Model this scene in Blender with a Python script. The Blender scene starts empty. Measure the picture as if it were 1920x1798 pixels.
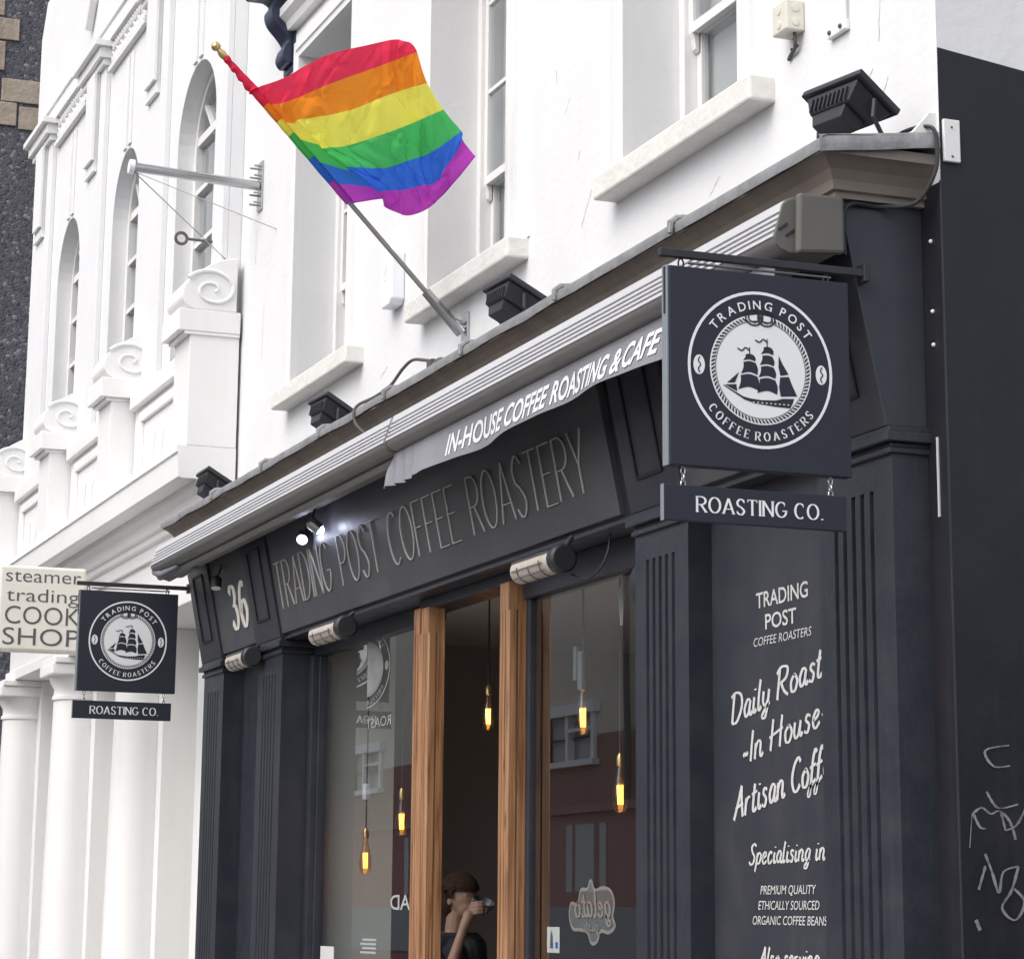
import bpy, bmesh, math, random
from mathutils import Vector, Matrix, noise
from math import pi, sin, cos, radians, sqrt, atan2

random.seed(7)
S = bpy.context.scene
COL = S.collection

# ------------------------------------------------------------------ camera
cam_d = bpy.data.cameras.new('camera')
cam = bpy.data.objects.new('camera', cam_d)
COL.objects.link(cam)
cam_d.sensor_fit = 'HORIZONTAL'
cam_d.sensor_width = 36.0
cam_d.lens = 4830.83 / 1920 * 36
cam_d.shift_y = -281.1 / 1920
cam_d.clip_start = 0.1
cam_d.clip_end = 3000
RIGHT = Vector((0.355977, 0.934458, 0.008265))
UP = Vector((0.204371, -0.086478, 0.975066))
FWD = Vector((-0.911873, 0.345412, 0.221761))
M = Matrix((RIGHT, UP, -FWD)).transposed().to_4x4()
M.translation = Vector((7.82005, -4.61422, 1.6))
cam.matrix_world = M
S.camera = cam

# ------------------------------------------------------------------ light
SUN_EL, SUN_AZ = radians(50), radians(158)      # bright hazy day, sun over the street
world = bpy.data.worlds.new('World')
S.world = world
world.use_nodes = True
wn = world.node_tree
wn.nodes.clear()
sky = wn.nodes.new('ShaderNodeTexSky')
sky.sky_type = 'NISHITA'
sky.sun_disc = False
sky.sun_elevation = SUN_EL
sky.sun_rotation = SUN_AZ
sky.altitude = 50
sky.air_density = 1.0
sky.dust_density = 4.0
sky.ozone_density = 0.6
bg = wn.nodes.new('ShaderNodeBackground')
bg.inputs['Strength'].default_value = 0.15
wo = wn.nodes.new('ShaderNodeOutputWorld')
hz = wn.nodes.new('ShaderNodeHueSaturation')      # thin high cloud: a paler, whiter sky all round
hz.inputs['Saturation'].default_value = 0.45
wn.links.new(sky.outputs[0], hz.inputs['Color'])
wn.links.new(hz.outputs[0], bg.inputs[0])
wn.links.new(bg.outputs[0], wo.inputs[0])
sun_d = bpy.data.lights.new('sun', 'SUN')
sun_d.energy = 0.9
sun_d.angle = radians(60)
sun_d.color = (1.0, 0.965, 0.92)
sun = bpy.data.objects.new('sun', sun_d)
COL.objects.link(sun)
# direction towards the sun
sd = Vector((sin(SUN_AZ) * cos(SUN_EL), cos(SUN_AZ) * cos(SUN_EL), sin(SUN_EL)))
sun.rotation_euler = sd.to_track_quat('Z', 'Y').to_euler()
sun.location = (0, -20, 30)
S.view_settings.view_transform = 'Standard'
S.view_settings.look = 'None'
S.view_settings.exposure = 0.64
S.view_settings.gamma = 1.0
S.view_settings.use_curve_mapping = False
S.render.engine = 'CYCLES'
S.cycles.max_bounces = 7
S.cycles.diffuse_bounces = 3
S.cycles.glossy_bounces = 3
S.cycles.transmission_bounces = 3
S.cycles.transparent_max_bounces = 8
S.cycles.caustics_reflective = False
S.cycles.caustics_refractive = False

# ------------------------------------------------------------------ materials
MATS = {}


def nodes(m):
    m.use_nodes = True
    nt = m.node_tree
    nt.nodes.clear()
    out = nt.nodes.new('ShaderNodeOutputMaterial')
    p = nt.nodes.new('ShaderNodeBsdfPrincipled')
    nt.links.new(p.outputs[0], out.inputs[0])
    return nt, p, out


def mat(name, col, rough=0.6, metal=0.0, var=0.0, vscale=3.0, bump=0.0, bscale=60.0, spec=0.5,
        dark=None, streak=0.0, stretch=(1, 1, 1), pits=0.0):
    """paint-like procedural material: noise tint (var), vertical grime (streak), fine relief (bump)"""
    m = bpy.data.materials.new(name)
    nt, p, out = nodes(m)
    N, L = nt.nodes.new, nt.links.new
    p.inputs['Roughness'].default_value = rough
    p.inputs['Metallic'].default_value = metal
    p.inputs['Specular IOR Level'].default_value = spec
    geo = N('ShaderNodeNewGeometry')
    mp = N('ShaderNodeMapping')
    mp.inputs['Scale'].default_value = stretch
    L(geo.outputs['Position'], mp.inputs['Vector'])
    base = None
    c1 = (*col, 1)
    c2 = (*(dark if dark else tuple(c * 0.72 for c in col)), 1)
    if var or streak:
        n1 = N('ShaderNodeTexNoise')
        n1.inputs['Scale'].default_value = vscale
        n1.inputs['Detail'].default_value = 5
        n1.inputs['Roughness'].default_value = 0.62
        L(mp.outputs[0], n1.inputs['Vector'])
        r1 = N('ShaderNodeMapRange')
        r1.inputs['From Min'].default_value = 0.42
        r1.inputs['From Max'].default_value = 0.78
        r1.inputs['To Max'].default_value = var
        L(n1.outputs[0], r1.inputs['Value'])
        fac = r1.outputs[0]
        if streak:
            m2 = N('ShaderNodeMapping')
            m2.inputs['Scale'].default_value = (9, 9, 0.55)
            L(geo.outputs['Position'], m2.inputs['Vector'])
            n2 = N('ShaderNodeTexNoise')
            n2.inputs['Scale'].default_value = 1.6
            n2.inputs['Detail'].default_value = 5
            L(m2.outputs[0], n2.inputs['Vector'])
            r2 = N('ShaderNodeMapRange')
            r2.inputs['From Min'].default_value = 0.52
            r2.inputs['From Max'].default_value = 0.8
            r2.inputs['To Max'].default_value = streak
            L(n2.outputs[0], r2.inputs['Value'])
            ad = N('ShaderNodeMath')
            ad.operation = 'ADD'
            ad.use_clamp = True
            L(fac, ad.inputs[0])
            L(r2.outputs[0], ad.inputs[1])
            fac = ad.outputs[0]
        if pits:
            v = N('ShaderNodeTexNoise')
            v.inputs['Scale'].default_value = 11
            v.inputs['Detail'].default_value = 6
            v.inputs['Roughness'].default_value = 0.75
            L(mp.outputs[0], v.inputs['Vector'])
            r3 = N('ShaderNodeMapRange')
            r3.inputs['From Min'].default_value = 0.695
            r3.inputs['From Max'].default_value = 0.73
            r3.inputs['To Max'].default_value = pits
            L(v.outputs[0], r3.inputs['Value'])
            ad2 = N('ShaderNodeMath')
            ad2.operation = 'ADD'
            ad2.use_clamp = True
            L(fac, ad2.inputs[0])
            L(r3.outputs[0], ad2.inputs[1])
            fac = ad2.outputs[0]
        mx = N('ShaderNodeMix')
        mx.data_type = 'RGBA'
        mx.inputs[6].default_value = c1
        mx.inputs[7].default_value = c2
        L(fac, mx.inputs[0])
        L(mx.outputs[2], p.inputs['Base Color'])
        rr = N('ShaderNodeMapRange')
        rr.inputs['To Min'].default_value = rough
        rr.inputs['To Max'].default_value = min(1, rough + 0.18)
        L(fac, rr.inputs['Value'])
        L(rr.outputs[0], p.inputs['Roughness'])
    else:
        p.inputs['Base Color'].default_value = c1
    if bump:
        nb = N('ShaderNodeTexNoise')
        nb.inputs['Scale'].default_value = bscale
        nb.inputs['Detail'].default_value = 3
        L(mp.outputs[0], nb.inputs['Vector'])
        b = N('ShaderNodeBump')
        b.inputs['Strength'].default_value = bump
        b.inputs['Distance'].default_value = 0.02
        L(nb.outputs[0], b.inputs['Height'])
        L(b.outputs[0], p.inputs['Normal'])
    MATS[name] = m
    return m


def emit(name, col, strength):
    m = bpy.data.materials.new(name)
    m.use_nodes = True
    nt = m.node_tree
    nt.nodes.clear()
    o = nt.nodes.new('ShaderNodeOutputMaterial')
    e = nt.nodes.new('ShaderNodeEmission')
    e.inputs[0].default_value = (*col, 1)
    e.inputs[1].default_value = strength
    nt.links.new(e.outputs[0], o.inputs[0])
    return m


def thin_glass(name, tint, ior=1.5, rough=0.0, wobble=0.0):
    """single-sheet window glass: clear transmission with fresnel reflection of both faces"""
    m = bpy.data.materials.new(name)
    m.use_nodes = True
    nt = m.node_tree
    nt.nodes.clear()
    N, L = nt.nodes.new, nt.links.new
    o = N('ShaderNodeOutputMaterial')
    t = N('ShaderNodeBsdfTransparent')
    t.inputs[0].default_value = (*tint, 1)
    g = N('ShaderNodeBsdfGlossy')
    g.inputs['Roughness'].default_value = rough
    g.inputs['Color'].default_value = (0.95, 0.97, 1, 1)
    gi = N('ShaderNodeNewGeometry')
    dt = N('ShaderNodeVectorMath')
    dt.operation = 'DOT_PRODUCT'
    L(gi.outputs['Incoming'], dt.inputs[0])
    L(gi.outputs['Normal'], dt.inputs[1])

    def mth(op, a, b=None):
        n_ = N('ShaderNodeMath')
        n_.operation = op
        for k_, v_ in enumerate((a, b)):
            if v_ is None:
                continue
            if isinstance(v_, (int, float)):
                n_.inputs[k_].default_value = v_
            else:
                L(v_, n_.inputs[k_])
        return n_.outputs[0]
    ca = mth('ABSOLUTE', dt.outputs['Value'])
    p5 = mth('POWER', mth('SUBTRACT', 1.0, ca), 5.0)
    ml = N('ShaderNodeMath')
    ml.operation = 'MULTIPLY'
    ml.use_clamp = True
    ml.inputs[1].default_value = 2.1
    L(mth('ADD', 0.043, mth('MULTIPLY', p5, 0.957)), ml.inputs[0])
    mx = N('ShaderNodeMixShader')
    L(ml.outputs[0], mx.inputs[0])
    L(t.outputs[0], mx.inputs[1])
    L(g.outputs[0], mx.inputs[2])
    L(mx.outputs[0], o.inputs[0])
    if wobble:
        geo = N('ShaderNodeNewGeometry')
        nb = N('ShaderNodeTexNoise')
        nb.inputs['Scale'].default_value = 1.3
        nb.inputs['Detail'].default_value = 1
        L(geo.outputs['Position'], nb.inputs['Vector'])
        b = N('ShaderNodeBump')
        b.inputs['Strength'].default_value = wobble
        b.inputs['Distance'].default_value = 0.02
        L(nb.outputs[0], b.inputs['Height'])
        L(b.outputs[0], g.inputs['Normal'])
    return m


WHITE = mat('white_render', (0.74, 0.745, 0.76), 0.7, var=0.18, vscale=2.2, bump=0.12, bscale=22, dark=(0.56, 0.56, 0.57), streak=0.12, pits=0.35)
TRIM = mat('white_trim', (0.76, 0.76, 0.76), 0.45, var=0.15, vscale=5, bump=0.06, bscale=30, dark=(0.62, 0.61, 0.6), streak=0.15, pits=0.2)
SILL = mat('stone_sill_paint', (0.74, 0.73, 0.70), 0.6, var=0.35, vscale=7, bump=0.25, bscale=25, dark=(0.5, 0.48, 0.44), pits=0.4)
IVORY = mat('ivory_paint', (0.81, 0.81, 0.81), 0.5, var=0.16, vscale=1.5, bump=0.05, bscale=20, dark=(0.64, 0.62, 0.59), streak=0.16)
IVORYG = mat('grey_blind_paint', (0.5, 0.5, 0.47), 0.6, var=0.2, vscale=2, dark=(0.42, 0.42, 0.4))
SHOP = mat('charcoal_shop_paint', (0.021, 0.0245, 0.036), 0.36, var=0.7, vscale=7, streak=0.35, bump=0.07, bscale=45, dark=(0.036, 0.038, 0.045))
SHOPF = mat('charcoal_fascia_paint', (0.029, 0.033, 0.044), 0.4, streak=0.3, var=0.6, vscale=2.5, bump=0.05, bscale=40, dark=(0.056, 0.056, 0.062))
FASC = mat('charcoal_bounce_lit', (0.066, 0.070, 0.080), 0.42, streak=0.3, var=0.6, vscale=2.5, bump=0.05, bscale=40, dark=(0.1, 0.1, 0.106))  # same charcoal as the shopfront, lightened to paint in light bounced off the ground
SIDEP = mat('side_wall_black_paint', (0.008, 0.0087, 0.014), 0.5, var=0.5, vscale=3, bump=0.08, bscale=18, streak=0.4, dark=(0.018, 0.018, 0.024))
TAUPE = mat('weathered_taupe_paint', (0.21, 0.175, 0.15), 0.6, var=0.6, vscale=5, bump=0.12, bscale=30, dark=(0.13, 0.115, 0.105), streak=0.2)
LEAD = mat('lead_sheet', (0.30, 0.30, 0.31), 0.5, metal=0.35, var=0.8, vscale=8, bump=0.5, bscale=14, dark=(0.17, 0.17, 0.175))
ALU = mat('anodised_aluminium', (0.60, 0.60, 0.615), 0.4, metal=0.25, var=0.2, vscale=6, dark=(0.5, 0.5, 0.5), stretch=(0.3, 1, 1))
ALUD = mat('cassette_grey', (0.20, 0.195, 0.19), 0.5, metal=0.2, var=0.4, vscale=3, dark=(0.14, 0.135, 0.13))
ENDCAP = mat('taupe_plastic', (0.115, 0.11, 0.10), 0.5, var=0.3, vscale=8, bump=0.05)
BLACK = mat('black_powder_coat', (0.022, 0.022, 0.028), 0.5, var=0.4, vscale=12, bump=0.08, bscale=90, dark=(0.035, 0.035, 0.04))
NAVY = mat('navy_sign_vinyl', (0.0155, 0.0185, 0.032), 0.55, var=0.4, vscale=2, dark=(0.019, 0.021, 0.031))
SWHITE = mat('sign_white_vinyl', (0.80, 0.81, 0.83), 0.5, var=0.15, vscale=8)
SGREY = mat('sign_edge_grey', (0.25, 0.28, 0.31), 0.45, metal=0.3, var=0.3, vscale=9)
CREAMV = mat('cream_number_paint', (0.80, 0.78, 0.72), 0.5, var=0.2, vscale=9)
THINL = mat('pale_metal_lettering', (0.48, 0.465, 0.44), 0.5, metal=0.0, var=0.4, vscale=9)
CHALK = mat('white_sign_writing', (0.58, 0.58, 0.58), 0.6, var=0.5, vscale=20, dark=(0.38, 0.38, 0.39))
GRAF = mat('graffiti_marker', (0.24, 0.24, 0.27), 0.6, var=0.9, vscale=22, dark=(0.03, 0.03, 0.035))
CANVAS = mat('awning_canvas', (0.25, 0.25, 0.28), 0.85, var=0.4, vscale=6, bump=0.25, bscale=180)
STEEL = mat('stainless_steel', (0.46, 0.46, 0.47), 0.22, metal=0.9, var=0.3, vscale=12)
GALV = mat('galvanised_pole', (0.36, 0.35, 0.34), 0.4, metal=0.6, var=0.4, vscale=15)
BRASS = mat('brass', (0.62, 0.45, 0.2), 0.3, metal=0.9)
RUST = mat('rusty_iron', (0.12, 0.11, 0.11), 0.6, metal=0.3, var=0.6, vscale=20)
CREAMP = mat('cream_plastic', (0.68, 0.66, 0.58), 0.5, var=0.4, vscale=9, dark=(0.5, 0.48, 0.42))
WPLAST = mat('white_plastic', (0.82, 0.84, 0.88), 0.35, var=0.1, vscale=9)
CABLE = mat('grey_cable', (0.09, 0.085, 0.085), 0.6, var=0.4, vscale=30)
CREAMS = mat('cream_sign_face', (0.80, 0.78, 0.71), 0.45, var=0.35, vscale=5, dark=(0.7, 0.64, 0.5))
INK = mat('grey_sign_ink', (0.10, 0.095, 0.10), 0.5)
DKBLUE = mat('dark_blue_paint', (0.02, 0.028, 0.062), 0.4, var=0.4, vscale=8)
INWALL = mat('interior_grey_wall', (0.72, 0.74, 0.71), 0.8, var=0.2, vscale=1.2)
INDARK = mat('interior_brown_wall', (0.36, 0.335, 0.345), 0.85, var=0.4, vscale=1.0)
INCEIL = mat('interior_ceiling', (0.55, 0.54, 0.54), 0.85, var=0.2, vscale=1)
INFLOOR = mat('interior_floor', (0.3, 0.22, 0.16), 0.5, var=0.4, vscale=2)
COUNTER = mat('counter_grey', (0.16, 0.16, 0.165), 0.5, var=0.3, vscale=3)
CERAM = mat('grey_ceramic', (0.06, 0.06, 0.07), 0.25, var=0.1, vscale=8)
HAIR = mat('brown_hair', (0.03, 0.018, 0.012), 0.85, spec=0.15, var=0.6, vscale=60, bump=0.6, bscale=150)
SKIN = mat('skin', (0.23, 0.135, 0.10), 0.55, var=0.3, vscale=20, bump=0.04, bscale=200)
CLOTH = mat('navy_jersey', (0.018, 0.02, 0.03), 0.9, var=0.4, vscale=30, bump=0.2, bscale=200)
JEANS = mat('dark_denim', (0.03, 0.035, 0.06), 0.9, var=0.4, vscale=30, bump=0.2, bscale=200)
REFL = mat('heater_reflector', (0.58, 0.53, 0.47), 0.45, metal=0.2, var=0.6, vscale=16, dark=(0.36, 0.28, 0.22))
ROAD = mat('asphalt', (0.12, 0.12, 0.122), 0.9, var=0.5, vscale=3, bump=0.5, bscale=120)
PAVE = mat('paving_stone', (0.40, 0.39, 0.38), 0.85, var=0.5, vscale=2.5, bump=0.25, bscale=60)
KERB = mat('granite_kerb', (0.3, 0.3, 0.29), 0.8, var=0.4, vscale=9)
STONE = mat('sandstone', (0.42, 0.35, 0.28), 0.85, var=0.8, vscale=3.5, bump=0.6, bscale=18, dark=(0.19, 0.16, 0.13))
BROWNR = mat('brown_render', (0.68, 0.62, 0.52), 0.8, var=0.5, vscale=0.6, dark=(0.5, 0.44, 0.36), streak=0.2)
REDP = mat('dark_red_shop_paint', (0.32, 0.09, 0.095), 0.5, var=0.3, vscale=1)
SLATE = mat('slate_roof', (0.08, 0.08, 0.09), 0.7, var=0.5, vscale=3)
PUTTY = mat('white_frame_paint', (0.85, 0.85, 0.84), 0.5, var=0.2, vscale=6)
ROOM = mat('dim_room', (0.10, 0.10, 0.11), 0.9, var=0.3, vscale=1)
CURT = mat('pale_blind', (0.55, 0.56, 0.56), 0.9, var=0.2, vscale=4)
SHOPGL = thin_glass('shop_window_glass', (0.86, 0.89, 0.87), 1.5, 0.0, 0.012)
SASHGL = thin_glass('sash_glass', (0.82, 0.85, 0.86), 1.5, 0.0, 0.05)
BULBGL = thin_glass('amber_bulb_glass', (1.0, 0.80, 0.52), 1.45)
FIL = emit('glowing_filament', (1.0, 0.40, 0.07), 9)
LED = emit('cool_white_led', (0.74, 0.79, 1.0), 32)
LEDR = emit('lit_reflector', (0.5, 0.5, 1.0), 4.0)
STICK = mat('cream_sticker', (0.36, 0.31, 0.28), 0.6, var=0.3, vscale=12)
CRACK = mat('crack_grime', (0.42, 0.40, 0.39), 0.9, var=0.5, vscale=30)
VINYL = mat('frosted_vinyl', (0.36, 0.38, 0.38), 0.6, var=0.2, vscale=20)


def wood_mat():
    m = bpy.data.materials.new('varnished_pine')
    nt, p, out = nodes(m)
    N, L = nt.nodes.new, nt.links.new
    geo = N('ShaderNodeNewGeometry')
    mp = N('ShaderNodeMapping')
    mp.inputs['Scale'].default_value = (26, 26, 1.1)
    L(geo.outputs['Position'], mp.inputs['Vector'])
    n = N('ShaderNodeTexNoise')
    n.inputs['Scale'].default_value = 1.6
    n.inputs['Detail'].default_value = 7
    n.inputs['Distortion'].default_value = 0.7
    L(mp.outputs[0], n.inputs['Vector'])
    r = N('ShaderNodeValToRGB')
    e = r.color_ramp.elements
    e[0].position, e[0].color = 0.3, (0.16, 0.07, 0.03, 1)
    e[1].position, e[1].color = 0.66, (0.42, 0.235, 0.125, 1)
    x = r.color_ramp.elements.new(0.47)
    x.color = (0.31, 0.155, 0.075, 1)
    L(n.outputs[0], r.inputs[0])
    # knots
    mk = N('ShaderNodeMapping')
    mk.inputs['Scale'].default_value = (9, 9, 2.2)
    L(geo.outputs['Position'], mk.inputs['Vector'])
    v = N('ShaderNodeTexVoronoi')
    v.inputs['Scale'].default_value = 1.0
    L(mk.outputs[0], v.inputs['Vector'])
    rk = N('ShaderNodeMapRange')
    rk.inputs['From Min'].default_value = 0.06
    rk.inputs['From Max'].default_value = 0.14
    rk.inputs['To Min'].default_value = 0.8
    rk.inputs['To Max'].default_value = 0
    L(v.outputs['Distance'], rk.inputs['Value'])
    mx = N('ShaderNodeMix')
    mx.data_type = 'RGBA'
    mx.inputs[7].default_value = (0.09, 0.032, 0.012, 1)
    L(rk.outputs[0], mx.inputs[0])
    L(r.outputs[0], mx.inputs[6])
    L(mx.outputs[2], p.inputs['Base Color'])
    p.inputs['Roughness'].default_value = 0.4
    b = N('ShaderNodeBump')
    b.inputs['Strength'].default_value = 0.25
    b.inputs['Distance'].default_value = 0.01
    L(n.outputs[0], b.inputs['Height'])
    L(b.outputs[0], p.inputs['Normal'])
    return m


def flint_mat():
    m = bpy.data.materials.new('knapped_flint')
    nt, p, out = nodes(m)
    N, L = nt.nodes.new, nt.links.new
    geo = N('ShaderNodeNewGeometry')
    v = N('ShaderNodeTexVoronoi')
    v.inputs['Scale'].default_value = 20
    L(geo.outputs['Position'], v.inputs['Vector'])
    v2 = N('ShaderNodeTexVoronoi')
    v2.feature = 'DISTANCE_TO_EDGE'
    v2.inputs['Scale'].default_value = 20
    L(geo.outputs['Position'], v2.inputs['Vector'])
    r = N('ShaderNodeValToRGB')
    e = r.color_ramp.elements
    e[0].position, e[0].color = 0.0, (0.04, 0.042, 0.058, 1)
    e[1].position, e[1].color = 1.0, (0.24, 0.23, 0.24, 1)
    x = e.new(0.55)
    x.color = (0.07, 0.07, 0.09, 1)
    y = e.new(0.93)
    y.color = (0.11, 0.105, 0.12, 1)
    sp = N('ShaderNodeSeparateColor')
    L(v.outputs['Color'], sp.inputs[0])
    L(sp.outputs[0], r.inputs[0])
    mr = N('ShaderNodeMapRange')
    mr.inputs['From Max'].default_value = 0.10
    mr.inputs['To Min'].default_value = 0.45
    mr.inputs['To Max'].default_value = 0
    L(v2.outputs['Distance'], mr.inputs['Value'])
    mx = N('ShaderNodeMix')
    mx.data_type = 'RGBA'
    mx.inputs[7].default_value = (0.12, 0.112, 0.115, 1)
    L(mr.outputs[0], mx.inputs[0])
    L(r.outputs[0], mx.inputs[6])
    L(mx.outputs[2], p.inputs['Base Color'])
    p.inputs['Roughness'].default_value = 0.5
    b = N('ShaderNodeBump')
    b.inputs['Strength'].default_value = 0.4
    b.inputs['Distance'].default_value = 0.05
    L(v2.outputs['Distance'], b.inputs['Height'])
    L(b.outputs[0], p.inputs['Normal'])
    return m


def brick_mat():
    m = bpy.data.materials.new('dark_red_brick')
    nt, p, out = nodes(m)
    N, L = nt.nodes.new, nt.links.new
    geo = N('ShaderNodeNewGeometry')
    sx = N('ShaderNodeSeparateXYZ')
    L(geo.outputs['Position'], sx.inputs[0])
    ad = N('ShaderNodeMath')
    ad.operation = 'ADD'
    L(sx.outputs[0], ad.inputs[0])
    L(sx.outputs[1], ad.inputs[1])
    cb = N('ShaderNodeCombineXYZ')
    L(ad.outputs[0], cb.inputs[0])
    L(sx.outputs[2], cb.inputs[1])
    br = N('ShaderNodeTexBrick')
    br.inputs['Scale'].default_value = 1.0
    br.inputs['Brick Width'].default_value = 0.22
    br.inputs['Row Height'].default_value = 0.075
    br.inputs['Mortar Size'].default_value = 0.01
    br.inputs['Color1'].default_value = (0.36, 0.14, 0.115, 1)
    br.inputs['Color2'].default_value = (0.29, 0.105, 0.09, 1)
    br.inputs['Mortar'].default_value = (0.24, 0.21, 0.18, 1)
    L(cb.outputs[0], br.inputs['Vector'])
    L(br.outputs['Color'], p.inputs['Base Color'])
    p.inputs['Roughness'].default_value = 0.85
    return m


def cloth_mat(name, col):
    m = bpy.data.materials.new(name)
    m.use_nodes = True
    nt = m.node_tree
    nt.nodes.clear()
    N, L = nt.nodes.new, nt.links.new
    o = N('ShaderNodeOutputMaterial')
    d = N('ShaderNodeBsdfDiffuse')
    t = N('ShaderNodeBsdfTranslucent')
    d.inputs[0].default_value = (*col, 1)
    t.inputs[0].default_value = (*col, 1)
    mx = N('ShaderNodeMixShader')
    mx.inputs[0].default_value = 0.5
    geo = N('ShaderNodeNewGeometry')
    nb = N('ShaderNodeTexNoise')
    nb.inputs['Scale'].default_value = 14
    nb.inputs['Detail'].default_value = 4
    L(geo.outputs['Position'], nb.inputs['Vector'])
    b = N('ShaderNodeBump')
    b.inputs['Strength'].default_value = 0.3
    b.inputs['Distance'].default_value = 0.02
    L(nb.outputs[0], b.inputs['Height'])
    L(b.outputs[0], d.inputs['Normal'])
    L(d.outputs[0], mx.inputs[1])
    L(t.outputs[0], mx.inputs[2])
    L(mx.outputs[0], o.inputs[0])
    return m


WOOD = wood_mat()
FLINT = flint_mat()
BRICK = brick_mat()
FLAGC = [cloth_mat('flag_' + n, c) for n, c in (
    ('red', (0.92, 0.06, 0.13)), ('orange', (1.0, 0.34, 0.04)), ('yellow', (1.0, 0.95, 0.16)),
    ('green', (0.10, 0.62, 0.18)), ('blue', (0.06, 0.21, 0.85)), ('violet', (0.64, 0.09, 0.64)))]

# ------------------------------------------------------------------ mesh helpers


def link(name, me, m, parent=None, smooth=False):
    o = bpy.data.objects.new(name, me)
    COL.objects.link(o)
    if m:
        me.materials.append(m)
    if smooth:
        for p in me.polygons:
            p.use_smooth = True
    if parent:
        o.parent = parent
    return o


class MB:
    """collects polygons; build() links them as one mesh object"""

    def __init__(self):
        self.v, self.f = [], []

    def add(self, vs, fs):
        n = len(self.v)
        self.v += [tuple(v) for v in vs]
        self.f += [tuple(i + n for i in f) for f in fs]
        return self

    def box(self, x0, x1, y0, y1, z0, z1):
        vs = [(x, y, z) for z in (z0, z1) for y in (y0, y1) for x in (x0, x1)]
        return self.add(vs, [(0, 2, 3, 1), (4, 5, 7, 6), (0, 1, 5, 4), (2, 6, 7, 3), (0, 4, 6, 2), (1, 3, 7, 5)])

    def prism(self, poly, axis, a, b):
        """extrude a 2-D polygon along an axis: x -> (y,z), y -> (x,z), z -> (x,y)"""
        def P(p, t):
            return {'x': (t, p[0], p[1]), 'y': (p[0], t, p[1]), 'z': (p[0], p[1], t)}[axis]
        n = len(poly)
        vs = [P(p, a) for p in poly] + [P(p, b) for p in poly]
        fs = [(i, (i + 1) % n, (i + 1) % n + n, i + n) for i in range(n)]
        fs += [tuple(range(n - 1, -1, -1)), tuple(range(n, 2 * n))]
        return self.add(vs, fs)

    def tube(self, pts, r, seg=10, cap=True):
        pts = [Vector(p) for p in pts]
        rs = r if isinstance(r, (list, tuple)) else [r] * len(pts)
        vs, fs = [], []
        up = None
        for i, p in enumerate(pts):
            d = (pts[min(i + 1, len(pts) - 1)] - pts[max(i - 1, 0)]).normalized()
            if up is None:
                up = d.orthogonal().normalized()
            up = (up - d * up.dot(d)).normalized()
            s = d.cross(up)
            for k in range(seg):
                a = 2 * pi * k / seg
                vs.append(p + (up * cos(a) + s * sin(a)) * rs[i])
        for i in range(len(pts) - 1):
            for k in range(seg):
                k2 = (k + 1) % seg
                fs.append((i * seg + k, i * seg + k2, (i + 1) * seg + k2, (i + 1) * seg + k))
        if cap:
            fs.append(tuple(range(seg - 1, -1, -1)))
            fs.append(tuple(range((len(pts) - 1) * seg, len(pts) * seg)))
        return self.add(vs, fs)

    def lathe(self, prof, c, seg=24, axis='z'):
        """prof: (radius, height) pairs about a vertical axis through c"""
        vs, fs = [], []
        for r, h in prof:
            for k in range(seg):
                a = 2 * pi * k / seg
                q = (r * cos(a), r * sin(a), h)
                if axis == 'y':
                    q = (q[0], q[2], q[1])
                if axis == 'x':
                    q = (q[2], q[0], q[1])
                vs.append((c[0] + q[0], c[1] + q[1], c[2] + q[2]))
        n = len(prof)
        for i in range(n - 1):
            for k in range(seg):
                k2 = (k + 1) % seg
                fs.append((i * seg + k, i * seg + k2, (i + 1) * seg + k2, (i + 1) * seg + k))
        fs.append(tuple(range(seg - 1, -1, -1)))
        fs.append(tuple(range((n - 1) * seg, n * seg)))
        return self.add(vs, fs)

    def ball(self, c, r, seg=16, rings=10):
        prof = [(max(1e-4, sin(pi * i / rings)), -cos(pi * i / rings)) for i in range(rings + 1)]
        rx, ry, rz = r if isinstance(r, (list, tuple)) else (r, r, r)
        n = len(self.v)
        self.lathe(prof, (0, 0, 0), seg)
        for i in range(n, len(self.v)):
            x, y, z = self.v[i]
            self.v[i] = (c[0] + x * rx, c[1] + y * ry, c[2] + z * rz)
        return self

    def obox(self, c, ux, uy, uz, hx, hy, hz):
        c, ux, uy, uz = Vector(c), Vector(ux).normalized(), Vector(uy).normalized(), Vector(uz).normalized()
        vs = [c + ux * (sx * hx) + uy * (sy * hy) + uz * (sz * hz) for sz in (-1, 1) for sy in (-1, 1) for sx in (-1, 1)]
        return self.add(vs, [(0, 2, 3, 1), (4, 5, 7, 6), (0, 1, 5, 4), (2, 6, 7, 3), (0, 4, 6, 2), (1, 3, 7, 5)])

    def build(self, name, m, parent=None, bevel=0.0, smooth=False, seg=2):
        me = bpy.data.meshes.new(name)
        me.from_pydata(self.v, [], self.f)
        bm = bmesh.new()
        bm.from_mesh(me)
        bmesh.ops.recalc_face_normals(bm, faces=bm.faces)
        if bevel:
            es = [e for e in bm.edges if len(e.link_faces) == 2 and e.calc_face_angle(0) > 0.5]
            bmesh.ops.bevel(bm, geom=es, offset=bevel, segments=seg, affect='EDGES', profile=0.5, clamp_overlap=True)
        bm.to_mesh(me)
        bm.free()
        me.validate()
        o = link(name, me, m, parent)
        if smooth:
            me.shade_auto(40) if hasattr(me, 'shade_auto') else None
            for p in me.polygons:
                p.use_smooth = True
            try:
                me.set_sharp_from_angle(angle=radians(38))
            except Exception:
                pass
        return o


def tag(o, label, cat, group=None, kind=None):
    if label:
        o['label'] = label
    if cat:
        o['category'] = cat
    if group:
        o['group'] = group
    if kind:
        o['kind'] = kind
    return o


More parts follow.
